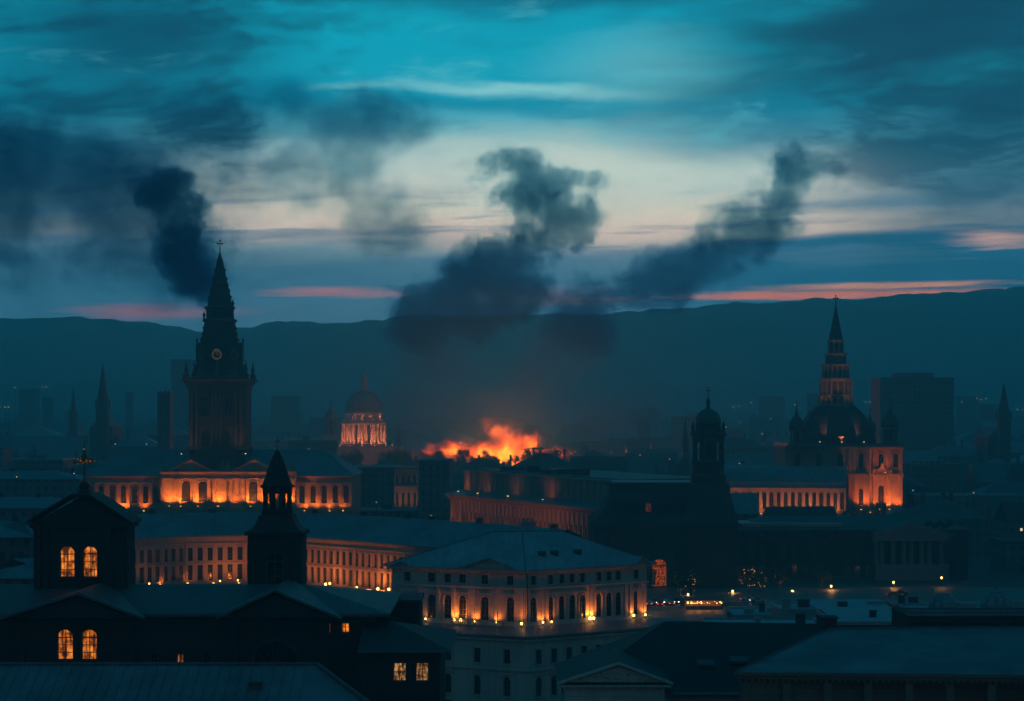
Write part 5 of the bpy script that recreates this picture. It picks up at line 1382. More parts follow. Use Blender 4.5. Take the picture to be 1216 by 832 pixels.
    for i in range(8):
        a = math.pi / 8 + i * math.pi / 4; b = MB(); x, y = cx + math.cos(a) * 15.6 * k, cy_ + math.sin(a) * 15.6 * k
        column(b, x, y, zc(605), zc(581), 0.24, 8); part("lantern_column", b, M_SOOT, t)
    b = MB(); b.lathe(cx, cy_, P((17, 586), (17, 580), (13.5, 580), (13.5, 586), (17, 586)), 8, cap=False); part("lantern_arches", b, M_SOOT, t)
    b = MB(); b.lathe(cx, cy_, P((17, 580), (20, 578.5), (20, 577), (17.5, 576)), 8); part("lantern_cornice", b, M_SOOT, t)
    b = MB(); b.lathe(cx, cy_, P((17.5, 576), (13, 564), (9, 551), (5, 541), (1.2, 534)), 8); part("spire", b, M_DARKSL, t)
    b = MB(); b.lathe(cx, cy_, P((3, 538), (3.6, 536.5), (1.5, 535)), 8); finial(b, cx, cy_, zc(536), 16 * k, True, 0.06); part("finial", b, M_IRON, t)
    # annexes on the right
    AD = 262; b = MB(); b.box(X(380, AD), X(498, AD), AD, AD + 10, 0, Z(716, AD)); part("annex", b, M_SOOT, t)
    b = MB(); b.box(X(380, AD), X(500, AD), AD - .3, AD + 10.3, Z(716, AD) + .003, Z(711.5, AD)); part("annex_roof", b, M_DARKSL, t)
    AD = 232; xa, xb = X(425, AD), X(522, AD); za = Z(770, AD); fa = Fac((xa, AD), (xb, AD)); w = MB(); s_ = lambda px: X(px, AD) - xa
    ops = [(s_(474.5), Z(808.5, AD), 1.45, 1.95), (s_(501.5), Z(808.5, AD), 1.45, 1.95)]
    wall_open(w, fa, 0, fa.L, 0, za, ops)
    for a, b_ in (((xb, AD), (xb, AD + 20)), ((xa, AD + 7), (xa, AD))): f = Fac(a, b_); wall_open(w, f, 0, f.L, 0, za, [])
    part("lower_annex", w, M_SOOT, t)
    for i, (s, z, ww, h) in enumerate(ops): put_window(t, fa, s, z, ww, h, False, 'frame', M_LITP, M_SOOT, label="pale curtained lit window, %s of the two in the low annex" % ("left" if i == 0 else "right"))
    b = MB(); xe = X(536, AD); b.add([(xa, AD - .7, za - .1), (xe, AD - .7, za - .1), (xe, AD + 21, za - .1), (xa, AD + 9.5, Z(737, AD + 9.5)), (X(466, AD + 9.5), AD + 9.5, Z(737, AD + 9.5)), (xa, AD + 21, za - .1)], [(0, 1, 4, 3), (1, 2, 4), (2, 5, 3, 4), (0, 5, 2, 1)]); part("lower_annex_roof", b, M_DARKSL, t)
    b = MB(); b.box(xa, xe + .02, AD - .9, AD - .703, za - .3, za - .1); part("gutter", b, M_LEAD, t)


M_LITD = mat_emit("lit_window_dim", (1.0, 0.30, 0.08), 0.45, var=1)
M_GILT = mat("aged_gilding", (0.16, 0.085, 0.03), 0.45, metal=0.3)
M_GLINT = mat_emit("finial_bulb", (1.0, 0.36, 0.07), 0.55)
dark_church()


# ================================================================ roofs right at the bottom of the picture
def near_left_house():
    t = thing("near_left_house", "broad blue grey metal roof filling the bottom left corner", "building", (-30, 118, 0))
    D = 130; zr = Z(788.5, D); b = MB(); xr = X(376, D); ex, ey, ez = 1.4, 112.0, 33.4
    b.add([(-64, D, zr), (xr, D, zr), (ex, ey, ez), (-64, ey, ez), (-64, 148, ez), (ex, 148, ez)], [(0, 3, 2, 1)])
    b.add([(-64, D, zr), (xr, D, zr), (xr, 148, ez), (-64, 148, ez)], [(0, 1, 2, 3)])
    rf = part("roof", b, M_NEARROOF, t)
    b = MB(); b.tube((-64, D, zr + .03), (xr, D, zr + .03), 0.13, 0.13, 6); b.tube((xr, D, zr + .03), (ex, ey, ez + .03), 0.15, 0.15, 6); part("ridge_capping", b, M_LEAD, t)
    b = MB()
    x = xr - 0.6
    while x > -46: b.box(x - .02, x + .02, 0, 0.001, 0, 0.001) if False else b.add([(x - .02, D, zr), (x + .02, D, zr), (x + .02, ey, ez), (x - .02, ey, ez), (x - .02, D, zr + .05), (x + .02, D, zr + .05), (x + .02, ey, ez + .05), (x - .02, ey, ez + .05)], [(4, 5, 6, 7), (0, 1, 5, 4), (2, 3, 7, 6), (1, 2, 6, 5), (3, 0, 4, 7)]); x -= 0.62
    sm = part("standing_seams", b, M_NEARROOF, t)
    u = (130 - 127.2) / 18; z = zr + (ez - zr) * u; x = X(303, 127)
    b = MB(); b.box(x - .35, x + .35, 126.9, 127.5, z - .2, z + .3); b.box(x - .42, x + .42, 126.8, 127.6, z + .3, z + .36); part("roof_vent", b, M_LEAD, t)
    b = MB(); b.prism([(-63, 112.6), (.6, 112.6), (xr - .5, D), (xr - .5, 147.4), (-63, 147.4)], 0, ez - .02); b.add([(xr - .4, D, zr - .1), (ex - .4, ey, ez - .1), (ex - .4, ey, ez - 2), (xr - .4, D, ez - 2), (xr - .4, 147.4, ez - .1), (xr - .4, 147.4, ez - 2)], [(0, 1, 2, 3), (0, 3, 5, 4)]); part("wall", b, M_SOOT, t)


M_NEARROOF = mat("near_zinc", (0.15, 0.18, 0.20), 0.5, amp=0.45, bump=0.35, col2=(0.07, 0.085, 0.095), scale=2.0)
near_left_house()


def pediment_house():
    t = thing("pediment_house", "house with very dark slate roof and a carved stone pediment at its left front", "building", (18, 220, 0))
    D = 220; ze = Z(822, D); b = MB(); x0, x1 = X(667, D), X(960, D) + 14; dr = 12.2; zr = Z(737, D + dr)
    b.add([(x0, D, ze), (x1, D, ze), (x1, D + 25, ze), (x0, D + 25, ze), (X(790, D + dr), D + dr, zr), (X(990, D + dr), D + dr, zr - .25)], [(0, 1, 5, 4), (1, 2, 5), (2, 3, 4, 5), (3, 0, 4), (0, 3, 2, 1)]); part("roof", b, M_DARKSL, t)
    b = MB(); b.box(x0 + .5, x1 - .5, D + .5, D + 24.5, 0, ze - .01); part("wall", b, M_PALE, t)
    b = MB(); b.box(X(800, D), x1, D - .25, D - .003, ze - .14, ze + .05); part("gutter", b, M_FROST, t)
    gx0, gx1, gm, GD = X(664, 213), X(797, 213), X(735, 213), 213; zb, za = Z(813, GD), Z(789, GD)
    b = MB(); b.add([(gx0 + .4, GD + .3, zb + .25), (gx1 - .4, GD + .3, zb + .25), (gm, GD + .3, za - .15), (gx0 + .4, D + 5, zb + .25), (gx1 - .4, D + 5, zb + .25), (gm, D + 5, za - .15)], [(0, 1, 2), (3, 5, 4)]); pd = part("pediment", b, M_PALE, t)
    b = MB()
    for p, q in (((gx0 - .2, zb), (gm, za)), ((gm, za), (gx1 + .2, zb))):
        b.add([(p[0], GD, p[1]), (q[0], GD, q[1]), (q[0], GD + .7, q[1]), (p[0], GD + .7, p[1]), (p[0], GD, p[1] + .22), (q[0], GD, q[1] + .22), (q[0], GD + .7, q[1] + .22), (p[0], GD + .7, p[1] + .22)], [(4, 5, 6, 7), (0, 1, 5, 4), (0, 3, 2, 1), (0, 4, 7, 3), (1, 2, 6, 5)])
    b.box(gx0, gx1, GD - .02, GD + .8, zb - .2, zb + .0); part("raking_cornice", b, M_PALE, t)
    b = MB()
    for p, q in (((gx0 - .1, zb + .2), (gm, za + .22)), ((gm, za + .22), (gx1 + .1, zb + .2))): b.add([(p[0], GD + .71, p[1]), (q[0], GD + .71, q[1]), (q[0], D + 9, q[1]), (p[0], D + 9, p[1])], [(0, 1, 2, 3)])
    part("pediment_roof", b, M_DARKSL, t)
    rr = random.Random(5); b = MB()
    for i in range(26):
        u = rr.uniform(-.8, .8); x = gm + u * (gx1 - gx0) / 2 * .8; hh = (1 - abs(u)) * (za - zb) * .75; z = zb + .35 + rr.uniform(0, max(.05, hh - .15)); b.ball((x, GD + .3, z), rr.uniform(.1, .22), 6, 4)
    part("carved_relief", b, M_PALE, t)
    b = MB(); b.box(gx0 + .6, gx1 - .6, GD + .35, D + .5, 0, zb - .2); part("portico_wall", b, M_PALE, t)
    for px, py in ((838, 789), (877, 785)):
        y = D + 4.6 if px == 838 else D + 5.2; x = X(px, y); z = ze + (zr - ze) * (y - D) / dr
        b = MB(); b.add([(x - .9, y - .55, z + .08), (x + .9, y - .75, z + .04), (x + .9, y + .25, z + .5), (x - .9, y + .45, z + .52), (x - .9, y - .5, z - .2), (x + .9, y - .7, z - .2), (x + .9, y + .4, z + .1), (x - .9, y + .5, z + .1)], [(0, 1, 2, 3), (0, 4, 5, 1), (1, 5, 6, 2), (3, 2, 6, 7), (0, 3, 7, 4)]); part("skylight", b, M_SKYL, t)


M_SKYL = mat("skylight_glass", (0.05, 0.07, 0.08), 0.08)
pediment_house()


def near_right_house():
    t = thing("near_right_house", "wide low pitched zinc roof in the bottom right with a brown dentilled cornice", "building", (36, 200, 0))
    D = 198; ze = Z(797, D); x0, x1 = X(873, D), X(1500, D); dr = 12.5; zr = Z(746, D + dr)
    b = MB(); b.add([(x0, D, ze), (x1, D - 4, ze), (x1, D + 25, ze), (X(1012, D + 25), D + 25, ze), (X(985, D + dr), D + dr, zr), (x1, D + dr, zr + .3)], [(0, 1, 5, 4), (2, 3, 4, 5), (3, 0, 4), (0, 3, 2, 1), (1, 2, 5)]); part("roof", b, M_NEARROOF, t)
    b = MB(); b.tube((X(985, D + dr), D + dr, zr + .03), (x1, D + dr, zr + .33), .12, .12, 6); b.tube((x0, D, ze + .03), (X(985, D + dr), D + dr, zr + .03), .12, .12, 6); part("ridge_capping", b, M_LEAD, t)
    f = Fac((x0, D), (x1, D - 4)); b = MB()
    strip(b, f, -.15, f.L, ze - .28, ze - .02, .25); strip(b, f, .1, f.L, ze - .6, ze - .283, .05); part("cornice", b, M_BUFF, t)
    b = MB(f.M())
    for i in range(int(f.L / .55)): b.box(.3 + i * .55, .55 + i * .55, -.02, .2, ze - .85, ze - .603)
    part("dentils", b, M_BUFF, t)
    b = MB(); b.prism([(x0 + .5, D + .3), (x1, D + .3), (x1, D + 24.5), (X(1012, D + 24.5) + .5, D + 24.5)], 0, ze - .6); part("wall", b, M_BUFF, t)
    b = MB(); pb = MB(); pb.box(-.35, .35, -.12, .1, 5, ze - .85); pm = pb.mesh("pilaster", M_BUFF)
    for i in range(12): inst("pilaster", pm, t, f.M(1.0 + i * 3.6, -.35, 0))
    # parapet walls and plant room behind the ridge
    y = D + dr + 1.5; b = MB(); b.box(X(1078, y), x1, y, y + 9, 28, Z(731, y)); part("plant_room", b, M_SOOT, t)
    rail(t, (X(1078, y), y + .2), (X(1300, y), y + .2), Z(731, y), .55, .28, m=M_PANEL)
    b = MB(); b.box(X(975, y), X(992, y), y - 1, y + 1, 28, Z(733, y)); b.box(X(973, y), X(994, y), y - 1.15, y + 1.15, Z(733, y) + .003, Z(731, y)); part("chimney", b, M_SOOT2, t)
    for px, w_, h_ in ((1187, .5, .9),):
        b = MB(); b.box(X(px, y) - w_ / 2, X(px, y) + w_ / 2, y - .8, y - .1, 30, Z(738, y)); part("vent_stack", b, M_SOOT2, t)


M_BUFF = mat("buff_stone", (0.22, 0.16, 0.11), 0.8, kind='stone', bump=.5)
near_right_house()


# ================================================================ flat and frosted roofs between the near houses and the square
def flat_house(px0, px1, ytop, D, depth, label, roofm=None, wallm=None, extras=(), dome=None, rail_=False, tilt=0.0):
    x0, x1 = X(px0, D), X(px1, D); z = Z(ytop, D); t = thing("flat_roofed_house", label, "building", ((x0 + x1) / 2, D, 0), "low frosted roofs beside the square")
    b = MB(); b.box(x0, x1, D, D + depth, 0, z - .3); part("wall", b, wallm or M_SOOT2, t)
    b = MB(); b.add([(x0 + .3, D + .3, z - .25), (x1 - .3, D + .3, z - .25), (x1 - .3, D + depth - .3, z - .25 + tilt), (x0 + .3, D + depth - .3, z - .25 + tilt)], [(0, 1, 2, 3)]); part("flat_roof", b, roofm or M_WHITE, t)
    b = MB()
    for a in ((x0 - .1, x1 + .1, D - .1, D + .25), (x0 - .1, x1 + .1, D + depth - .25, D + depth + .1), (x0 - .1, x0 + .25, D + .253, D + depth - .253), (x1 - .25, x1 + .1, D + .253, D + depth - .253)): b.box(*a, z - .5, z)
    part("parapet", b, M_PANEL, t)
    for (epx, w_, h_, dd) in extras:
        b = MB(); y = D + dd; x = X(epx, y); b.box(x - w_ / 2, x + w_ / 2, y, y + w_ * .7, z - .3, z + h_); b.box(x - w_ / 2 - .1, x + w_ / 2 + .1, y - .1, y + w_ * .7 + .1, z + h_ + .003, z + h_ + .12); part("roof_plant", b, M_SOOT2 if epx % 2 else M_PANEL, t)
    if dome:
        for (dpx, dr_) in dome:
            y = D + depth * .5; x = X(dpx, y); b = MB(); b.lathe(x, y, [(dr_ * 1.08, z - .25), (dr_ * 1.08, z + .25)] , 20); part("dome_kerb", b, M_PANEL, t)
            b = MB(); b.lathe(x, y, [(dr_ * math.cos(a), z + .25 + dr_ * .92 * math.sin(a)) for a in [math.pi / 2 * i / 8 for i in range(9)][:-1]] + [(.05, z + .25 + dr_ * .92)], 20); dm = part("glass_dome", b, M_DOME, t, smooth=False)
            b = MB()
            for i in range(10):
                q = 2 * math.pi * i / 10
                for j in range(8):
                    a0, a1 = math.pi / 2 * j / 8, math.pi / 2 * (j + 1) / 8
                    b.tube((x + dr_ * 1.01 * math.cos(a0) * math.cos(q), y + dr_ * 1.01 * math.cos(a0) * math.sin(q), z + .25 + dr_ * .93 * math.sin(a0)), (x + dr_ * 1.01 * math.cos(a1) * math.cos(q), y + dr_ * 1.01 * math.cos(a1) * math.sin(q), z + .25 + dr_ * .93 * math.sin(a1)), .04, .04, 4)
            o = part("glazing_bars", b, M_IRON, t); o.parent = dm
    if rail_: rail(t, (x0, D), (x1, D), z, .9, .45)
    return t


M_DOME = mat("frosted_dome_glass", (0.20, 0.24, 0.26), 0.25, amp=.2)
flat_house(872, 932, 729, 470, 16, "small white flat roof with plant boxes, leftmost beside the square", extras=((890, 2, .8, 4), (905, 1.2, 1.4, 8), (920, 3, .7, 6)))
flat_house(926, 972, 722, 440, 14, "taller bluish roof block between the white roofs, right of the square's market stall", roofm=M_FROST, wallm=M_PANEL, extras=((934, 1.6, 1.6, 3), (955, 2.2, 1.1, 6)))
flat_house(965, 1062, 722, 480, 17, "long white flat roof with two bands of snow before the dark government range", extras=((1001, 2.0, 0.9, 5), (1040, 3.2, .8, 8)), tilt=.8)
flat_house(840, 978, 741, 330, 11, "pale blue flat roof directly behind the dark slate roof, low thin parapet", roofm=M_FROST, extras=((951, 1.4, 1.2, 3), (900, .8, .5, 5)), wallm=M_PANEL)
flat_house(990, 1082, 737, 300, 17, "bright frosted roof with a rounded white patch just above the near right roof", extras=((1037, .9, .8, 6),), tilt=.6)
flat_house(1062, 1098, 716, 500, 12, "narrow dark roofed block with vents left of the left glass dome", roofm=M_ROOF, extras=((1071, 1.4, 1.6, 3), (1085, 2, .9, 5)))
flat_house(1086, 1300, 726, 410, 16, "wide roof carrying two shallow glass domes at the right edge of the square", roofm=M_FROST, dome=((1120, 2.7), (1184, 3.0)), rail_=False, extras=((1150, 3, .8, 8), (1210, 2, 1.0, 10)))


# ================================================================ the lit square
def street_lamp(px, D, pyl, en, label, group="street lamps around the square", globe=None, r=.28, arms=1, dim=False):
    x = X(px, D); z = Z(pyl, D) - hgt(x, D); z0 = hgt(x, D); t = thing("street_lamp", label, "street lamp", (x, D, z0), group)
    z = z0 + z
    b = MB(); b.lathe(x, D, [(.22, z0), (.16, z0 + .4), (.08, z0 + .6), (.06, z - .4)], 8)
    if arms == 2: b.tube((x - .7, D, z - .35), (x + .7, D, z - .35), .04, .04, 5)
    part("post", b, M_IRON, t)
    for i in range(arms):
        xo = x + (0 if arms == 1 else (-.7, .7)[i]); b = MB(); b.lathe(xo, D, [(.1, z - .42), (r * .7, z - r), (r, z), (r * .7, z + r * .8), (.05, z + r * 1.1)], 8); part("lantern", b, globe or M_GLOBE, t)
        b = MB(); b.lathe(xo, D, [(r * .9, z + r * .9), (.08, z + r * 1.6)], 8); part("lantern_cap", b, M_IRON, t)
    if en:
        L = bpy.data.lights.new("lamp", 'POINT'); L.energy = en; L.color = (1, .42, .12); L.shadow_soft_size = .3; lo = bpy.data.objects.new("lamp", L); COL.objects.link(lo); lo.parent = t; lo.location = (0, -r - .25, z - z0)
    return t


for a in [(766, 590, 695, 900, "tall lamp right beside the far end of the pale palace"), (817, 640, 705, 260, "dim slim lamp above the glowing market stall"),
          (870, 650, 701, 320, "pale lamp over the square between stall and trees"), (894, 655, 706, 700, "amber lamp shining among bare branches right of the stall"),
          (941, 655, 701, 500, "lamp right of the bare trees before the dark range"), (987, 660, 695, 500, "lamp standing before the dark range left of its portico"),
          (1061, 668, 690.5, 300, "lamp in front of the portico's left columns"), (1118, 672, 685, 200, "high lamp above the left glass dome"),
          (1108, 655, 704, 600, "low amber lamp just left of the left glass dome"), (1182, 660, 702, 160, "tiny lamp right above the right glass dome"),
          (958, 640, 719, 300, "low lamp glowing behind the white flat roofs"), (1067, 640, 716, 500, "low amber lamp among the cars near the dark portico")]:
    street_lamp(*a, globe=M_GLOBE)


def market_stall():
    D = 598; x0, x1 = X(814, D), X(857, D); t = thing("market_stall", "long open market stall glowing orange under its canopy in the square", "stall", ((x0 + x1) / 2, D, 0))
    b = MB(); b.add([(x0 - .4, D - 2.6, 2.7), (x1 + .4, D - 2.6, 2.7), (x1 + .4, D, 3.5), (x0 - .4, D, 3.5), (x0 - .4, D + 2.6, 2.7), (x1 + .4, D + 2.6, 2.7)], [(0, 1, 2, 3), (3, 2, 5, 4)]); b.box(x0 - .4, x1 + .4, D - 2.63, D - 2.603, 2.45, 2.7); part("canopy", b, M_BROWN, t)
    for i in range(6):
        for y in (D - 2.4, D + 2.4): b = MB(); x = x0 + (x1 - x0) * i / 5; b.box(x - .05, x + .05, y - .05, y + .05, 0, 2.8); part("post", b, M_IRON, t)
    b = MB(); b.box(x0, x1, D - 2.2, D - 1.5, 0, 1.0); part("counter", b, M_BROWN, t)
    b = MB(); b.box(x0, x1, D + 2.0, D + 2.1, 0, 2.5); part("back_panel", b, M_BUFF, t)
    rr = random.Random(8)
    for i in range(34):
        b = MB(); x = x0 + (x1 - x0) * (rr.random() ** 1.3); b.ball((x, D - 2.3, 2.1 + rr.uniform(-.45, .15)), rr.uniform(.05, .13), 8, 5); part("light_bulb", b, M_GLOBE, t)
    for i in range(4):
        L = bpy.data.lights.new("lamp", 'POINT'); L.energy = 170; L.color = (1, .33, .06); L.shadow_soft_size = .3; lo = bpy.data.objects.new("lamp", L); COL.objects.link(lo); lo.parent = t; lo.location = ((i - 1.5) * 2.4, -.6, 1.9)


market_stall()


def make_car(name, colm, label, x, y, rz, group="cars parked and queuing in the square"):
    t = thing(name, label, "car", (0, 0, 0), group)
    b = MB(); sec = [(-2.1, .45, .75, .80), (-1.95, .3, .9, .88), (-1.1, .28, .98, .9), (-.55, .28, 1.42, .74), (.7, .28, 1.45, .74), (1.45, .28, 1.02, .88), (2.05, .3, .92, .86), (2.2, .45, .7, .78)]
    vs_ = []
    for (px_, zb, zt_, hw) in sec: vs_ += [(px_, -hw, zb), (px_, hw, zb), (px_, hw * 1.0, min(zt_, .9)), (px_, hw * .86, zt_), (px_, -hw * .86, zt_), (px_, -hw * 1.0, min(zt_, .9))]
    b.add(vs_, [(j * 6 + i, j * 6 + (i + 1) % 6, j * 6 + 6 + (i + 1) % 6, j * 6 + 6 + i) for j in range(len(sec) - 1) for i in range(6)] + [tuple(range(6)), tuple(range(42, 48))]); part("body", b, colm, t)
    b = MB(); b.box(-.5, .68, -.78, .78, 1.0, 1.32); part("side_windows", b, M_GLASS, t)
    for sx in (-1.35, 1.35):
        for sy in (-.8, .8):
            b = MB(); b.tube((sx, sy - .1, .33), (sx, sy + .1, .33), .33, .33, 14); wl = part("wheel", b, M_IRON, t)
    for sy in (-.6, .6):
        b = MB(); b.box(-2.13, -2.08, sy - .17, sy + .17, .6, .74); part("tail_light", b, M_TAIL, t)
        b = MB(); b.box(2.17, 2.23, sy - .17, sy + .17, .58, .74); part("headlight", b, M_HEAD, t)
    t.location = (x, y, .03); t.rotation_euler = (0, 0, rz)
    return t


CARC = [mat("car_paint_%s" % n_, c_, .25) for n_, c_ in (("silver", (.35, .36, .38)), ("black", (.02, .02, .025)), ("red", (.25, .02, .02)), ("white", (.6, .6, .6)))]
cars = [(772, 608, 1.4, 0), (778, 612, -1.7, 1), (784, 607, 1.5, 2), (790, 613, -1.5, 3), (797, 609, 1.6, 0), (803, 614, -1.6, 1), (888, 622, 0.1, 3), (900, 617, 3.2, 0), (1070, 640, 3.1, 1), (1062, 636, -.1, 2)]
cl = ["silver car leftmost by the palace end, facing away", "black car facing us just below the tall palace lamp", "red car facing away in front of the glowing arch", "white car facing us just right of the glowing arch's foot", "silver car facing away left of the market stall",
      "black car facing us nearest the stall's left end", "white car crossing right beneath the bare lamp-lit trees", "silver car crossing left before the white roofs", "black car with lights on behind the bright frosted roof", "red car beside the low amber lamp near the portico"]
for (px, y, rz, ci), lb in zip(cars, cl): make_car("parked_car", CARC[ci], lb, X(px, y), y, rz)
# ================================================================ far landmarks
def far_block(px0, px1, pyt, D, depth, label, name="tower_block", cat="building", pent=None, m=None, group=None, mast=None):
    x0, x1 = X(px0, D), X(px1, D); z = Z(pyt, D); g0 = hgt((x0 + x1) / 2, D) - 1
    t = thing(name, label, cat, ((x0 + x1) / 2, D, g0), group)
    b = MB(); b.box(x0, x1, D, D + depth, g0, z); part("walls", b, m or M_BLOCK, t)
    b = MB(); b.box(x0 - .3, x1 + .3, D - .3, D + depth + .3, z + .003, z + .9); part("parapet", b, M_FARR, t)
    if pent:
        a, c_, py = pent; b = MB(); b.box(X(a, D), X(c_, D), D + depth * .25, D + depth * .75, z + .903, Z(py, D)); part("penthouse", b, m or M_BLOCK, t)
    if mast:
        for px, py in mast: b = MB(); b.tube((X(px, D), D + 3, z), (X(px, D), D + 3, Z(py, D)), .35, .15, 5); part("mast", b, M_IRON, t)
    return t


far_block(1045, 1133, 449, 1500, 40, "large plain dark office block rising right of the domed cathedral", pent=(1069, 1112, 441.5), m=M_HIGH if 'M_HIGH' in globals() else None)
far_block(203, 227, 427, 2300, 30, "tall faint slab tower behind the left clock tower")
far_block(187, 202, 466, 1300, 12, "narrow dark tower with mast just left of the clock tower", mast=((190, 462), (196, 458), (199, 462)))
far_block(1167, 1186, 480, 2300, 24, "faint squat block left of the far right stone tower")
far_block(1140, 1160, 470, 2500, 24, "very faint slab right beside the large office block")
far_block(905, 932, 471, 2500, 30, "faint square block left of the cathedral's left turret")
far_block(960, 972, 468, 2400, 14, "thin faint tower peeping left of the cathedral dome", mast=((966, 461),))
far_block(148, 156, 466, 2400, 12, "faint thin tower between the left spires and the clock tower")
far_block(22, 42, 462, 2500, 24, "very faint block at the far left skyline")
far_block(322, 352, 470, 2500, 50, "faint broad block behind the church's right wing")
far_block(50, 60, 472, 2300, 14, "faint thin block left of the small left spire")
far_block(800, 832, 495, 1900, 30, "dark low block rising left of the domed cupola")
far_block(758, 772, 498, 2000, 18, "small dark stub of a tower right of the fire")
far_block(1080, 1140, 552, 1150, 30, "long flat terraced block with pale roof edges right of the cathedral", pent=(1092, 1128, 547))
far_block(1090, 1216, 590, 900, 26, "wide dark block behind the government range at the right edge")
far_block(418, 468, 556, 1050, 40, "plain dark building right of the floodlit church")
far_block(497, 534, 548, 930, 30, "dark building wedged before the long red museum's left corner")


def far_spire(px, D, pyt, pyb, r, label, kind="church"):
    k = D / F; x = X(px, D); zz = lambda y: Z(y, D); g0 = hgt(x, D) - 1; t = thing("church_spire", label, "church", (x, D, g0)); h = pyb - pyt
    P = lambda *q: [(rr_ * k, zz(y)) for rr_, y in q]
    b = MB(); b.box(x - r * k * .82, x + r * k * .82, D - r * k * .82, D + r * k * .82, g0, zz(pyb)); part("tower", b, M_SOOT2, t)
    b = MB(); b.box(x - r * 2 * k, x + r * 1.2 * k, D + r * k * .9, D + r * k + 40, g0, zz(pyb + 22)); part("nave", b, M_SOOT2, t)
    b = MB(); b.add([(x - r * 2 * k, D + r * k * .85, zz(pyb + 22)), (x + r * 1.2 * k, D + r * k * .85, zz(pyb + 22)), (x - r * .4 * k, D + r * k * .85, zz(pyb + 10)), (x - r * 2 * k, D + r * k + 40, zz(pyb + 22)), (x + r * 1.2 * k, D + r * k + 40, zz(pyb + 22)), (x - r * .4 * k, D + r * k + 40, zz(pyb + 10))], [(0, 1, 2), (3, 5, 4), (0, 2, 5, 3), (1, 4, 5, 2)]); part("nave_roof", b, M_SLATE, t)
    b = MB(); b.lathe(x, D, P((r, pyb), (r * .95, pyb - h * .06), (r * .72, pyb - h * .3), (r * .68, pyb - h * .33), (r * .4, pyb - h * .62), (r * .14, pyb - h * .9), (.2, pyt)), 8); part("spire", b, M_SOOT2, t)
    for sx in (-1, 1):
        for sy in (-1, 1): b = MB(); b.lathe(x + sx * r * k * .8, D + sy * r * k * .8, [(r * k * .2, zz(pyb)), (r * k * .16, zz(pyb - h * .12)), (.02, zz(pyb - h * .26))], 6); part("pinnacle", b, M_SOOT2, t)
    return t


far_spire(122, 1500, 431, 485, 8.5, "tall hazy church spire, tallest on the far left")
far_spire(87, 1700, 459, 495, 5, "smaller hazy spire left of the tall one")
far_spire(473, 1850, 503, 530, 3.2, "little spire between the pinkish dome and the fire")
far_spire(814, 1250, 494, 528, 4.2, "small dark spire immediately left of the near domed cupola")
far_spire(1192, 1350, 454, 496, 8.5, "stone tower with stepped cap far right beyond the office block")


def crane(px, D, pyt, label):
    x = X(px, D); z = Z(pyt, D); g0 = hgt(x, D); t = thing("lattice_mast", label, "mast", (x, D, g0)); b = MB(); w_ = 1.6
    n_ = 14
    for i in range(n_):
        za, zb = g0 + (z - g0) * i / n_, g0 + (z - g0) * (i + 1) / n_; wa, wb = w_ * (1 - .8 * i / n_), w_ * (1 - .8 * (i + 1) / n_)
        for sx in (-1, 1):
            for sy in (-1, 1): b.tube((x + sx * wa, D + sy * wa, za), (x + sx * wb, D + sy * wb, zb), .16, .16, 4)
            b.tube((x + sx * wa, D - wa, za), (x - sx * wb, D - wb, zb), .1, .1, 4)
    part("lattice", b, M_IRON, t); b = MB(); b.box(x - 4.5, x + 4.5, D - .8, D + .8, z - 9, z - 7.6); b.box(x - 2.5, x + 2.5, D - .8, D + .8, z - 14, z - 13); part("platform", b, M_IRON, t)


crane(639, 1480, 517, "dark lattice mast with platforms silhouetted just right of the flames")
crane(650, 1500, 524, "thinner lattice mast right of the first one by the flames")


# lit stone building between the dark blocks
def lit_hall():
    D = 1000; t = thing("lit_hall", "narrow salmon lit stone front showing between two dark blocks left of centre", "building", (X(480, D), D, 0)); x0, x1 = X(468, D), X(496, D); ze = Z(556, D); fac = Fac((x0, D), (x1, D)); w = MB(); ops = []
    for j in range(4): ops += [(fac.L * (j + .5) / 4, Z(600, D), 1.2, 6, True), (fac.L * (j + .5) / 4, Z(573, D), 1.1, 3.6, False)]
    wall_open(w, fac, 0, fac.L, 0, ze, [o[:4] for o in ops]); f = Fac((x0, D + 20), (x0, D)); wall_open(w, f, 0, 20, 0, ze, []); f = Fac((x1, D), (x1, D + 20)); wall_open(w, f, 0, 20, 0, ze, []); part("wall", w, M_STONE, t)
    for s, z, ww, h, ar in ops: put_window(t, fac, s, z, ww, h, ar, 'frame', M_GLASS, M_STONE)
    for za, zb in ((ze - .6, ze), (Z(578, D), Z(576, D))): b = MB(); strip(b, fac, -.4, fac.L + .4, za, zb, .8); part("cornice", b, M_STONE, t)
    pb = MB(); pb.box(-.4, .4, -.4, 0, 4, ze - .6); pm = pb.mesh("pilaster", M_STONE)
    for j in range(5): inst("pilaster", pm, t, fac.M(min(max(fac.L * j / 4, .4), fac.L - .4), 0, 0))
    b = MB(); b.box(x0 - .4, x1 + .4, D - .4, D + 20, ze + .003, ze + .7); part("roof", b, M_LEAD, t)
    for i, u in enumerate((.25, .75)): floodlight((x0 + fac.L * u, D - 5, 6.5), (x0 + fac.L * u, D, 22), 1500, "floodlight at the %s of the narrow salmon front" % ("left" if i == 0 else "right"), "floodlights of the narrow salmon front", color=(1, .30, .10), angle=110)
    b = MB(); b.box(x0, x1, D - 7, D - .01, 0, 6.4); part("plinth", b, M_SOOT2, t)


lit_hall()


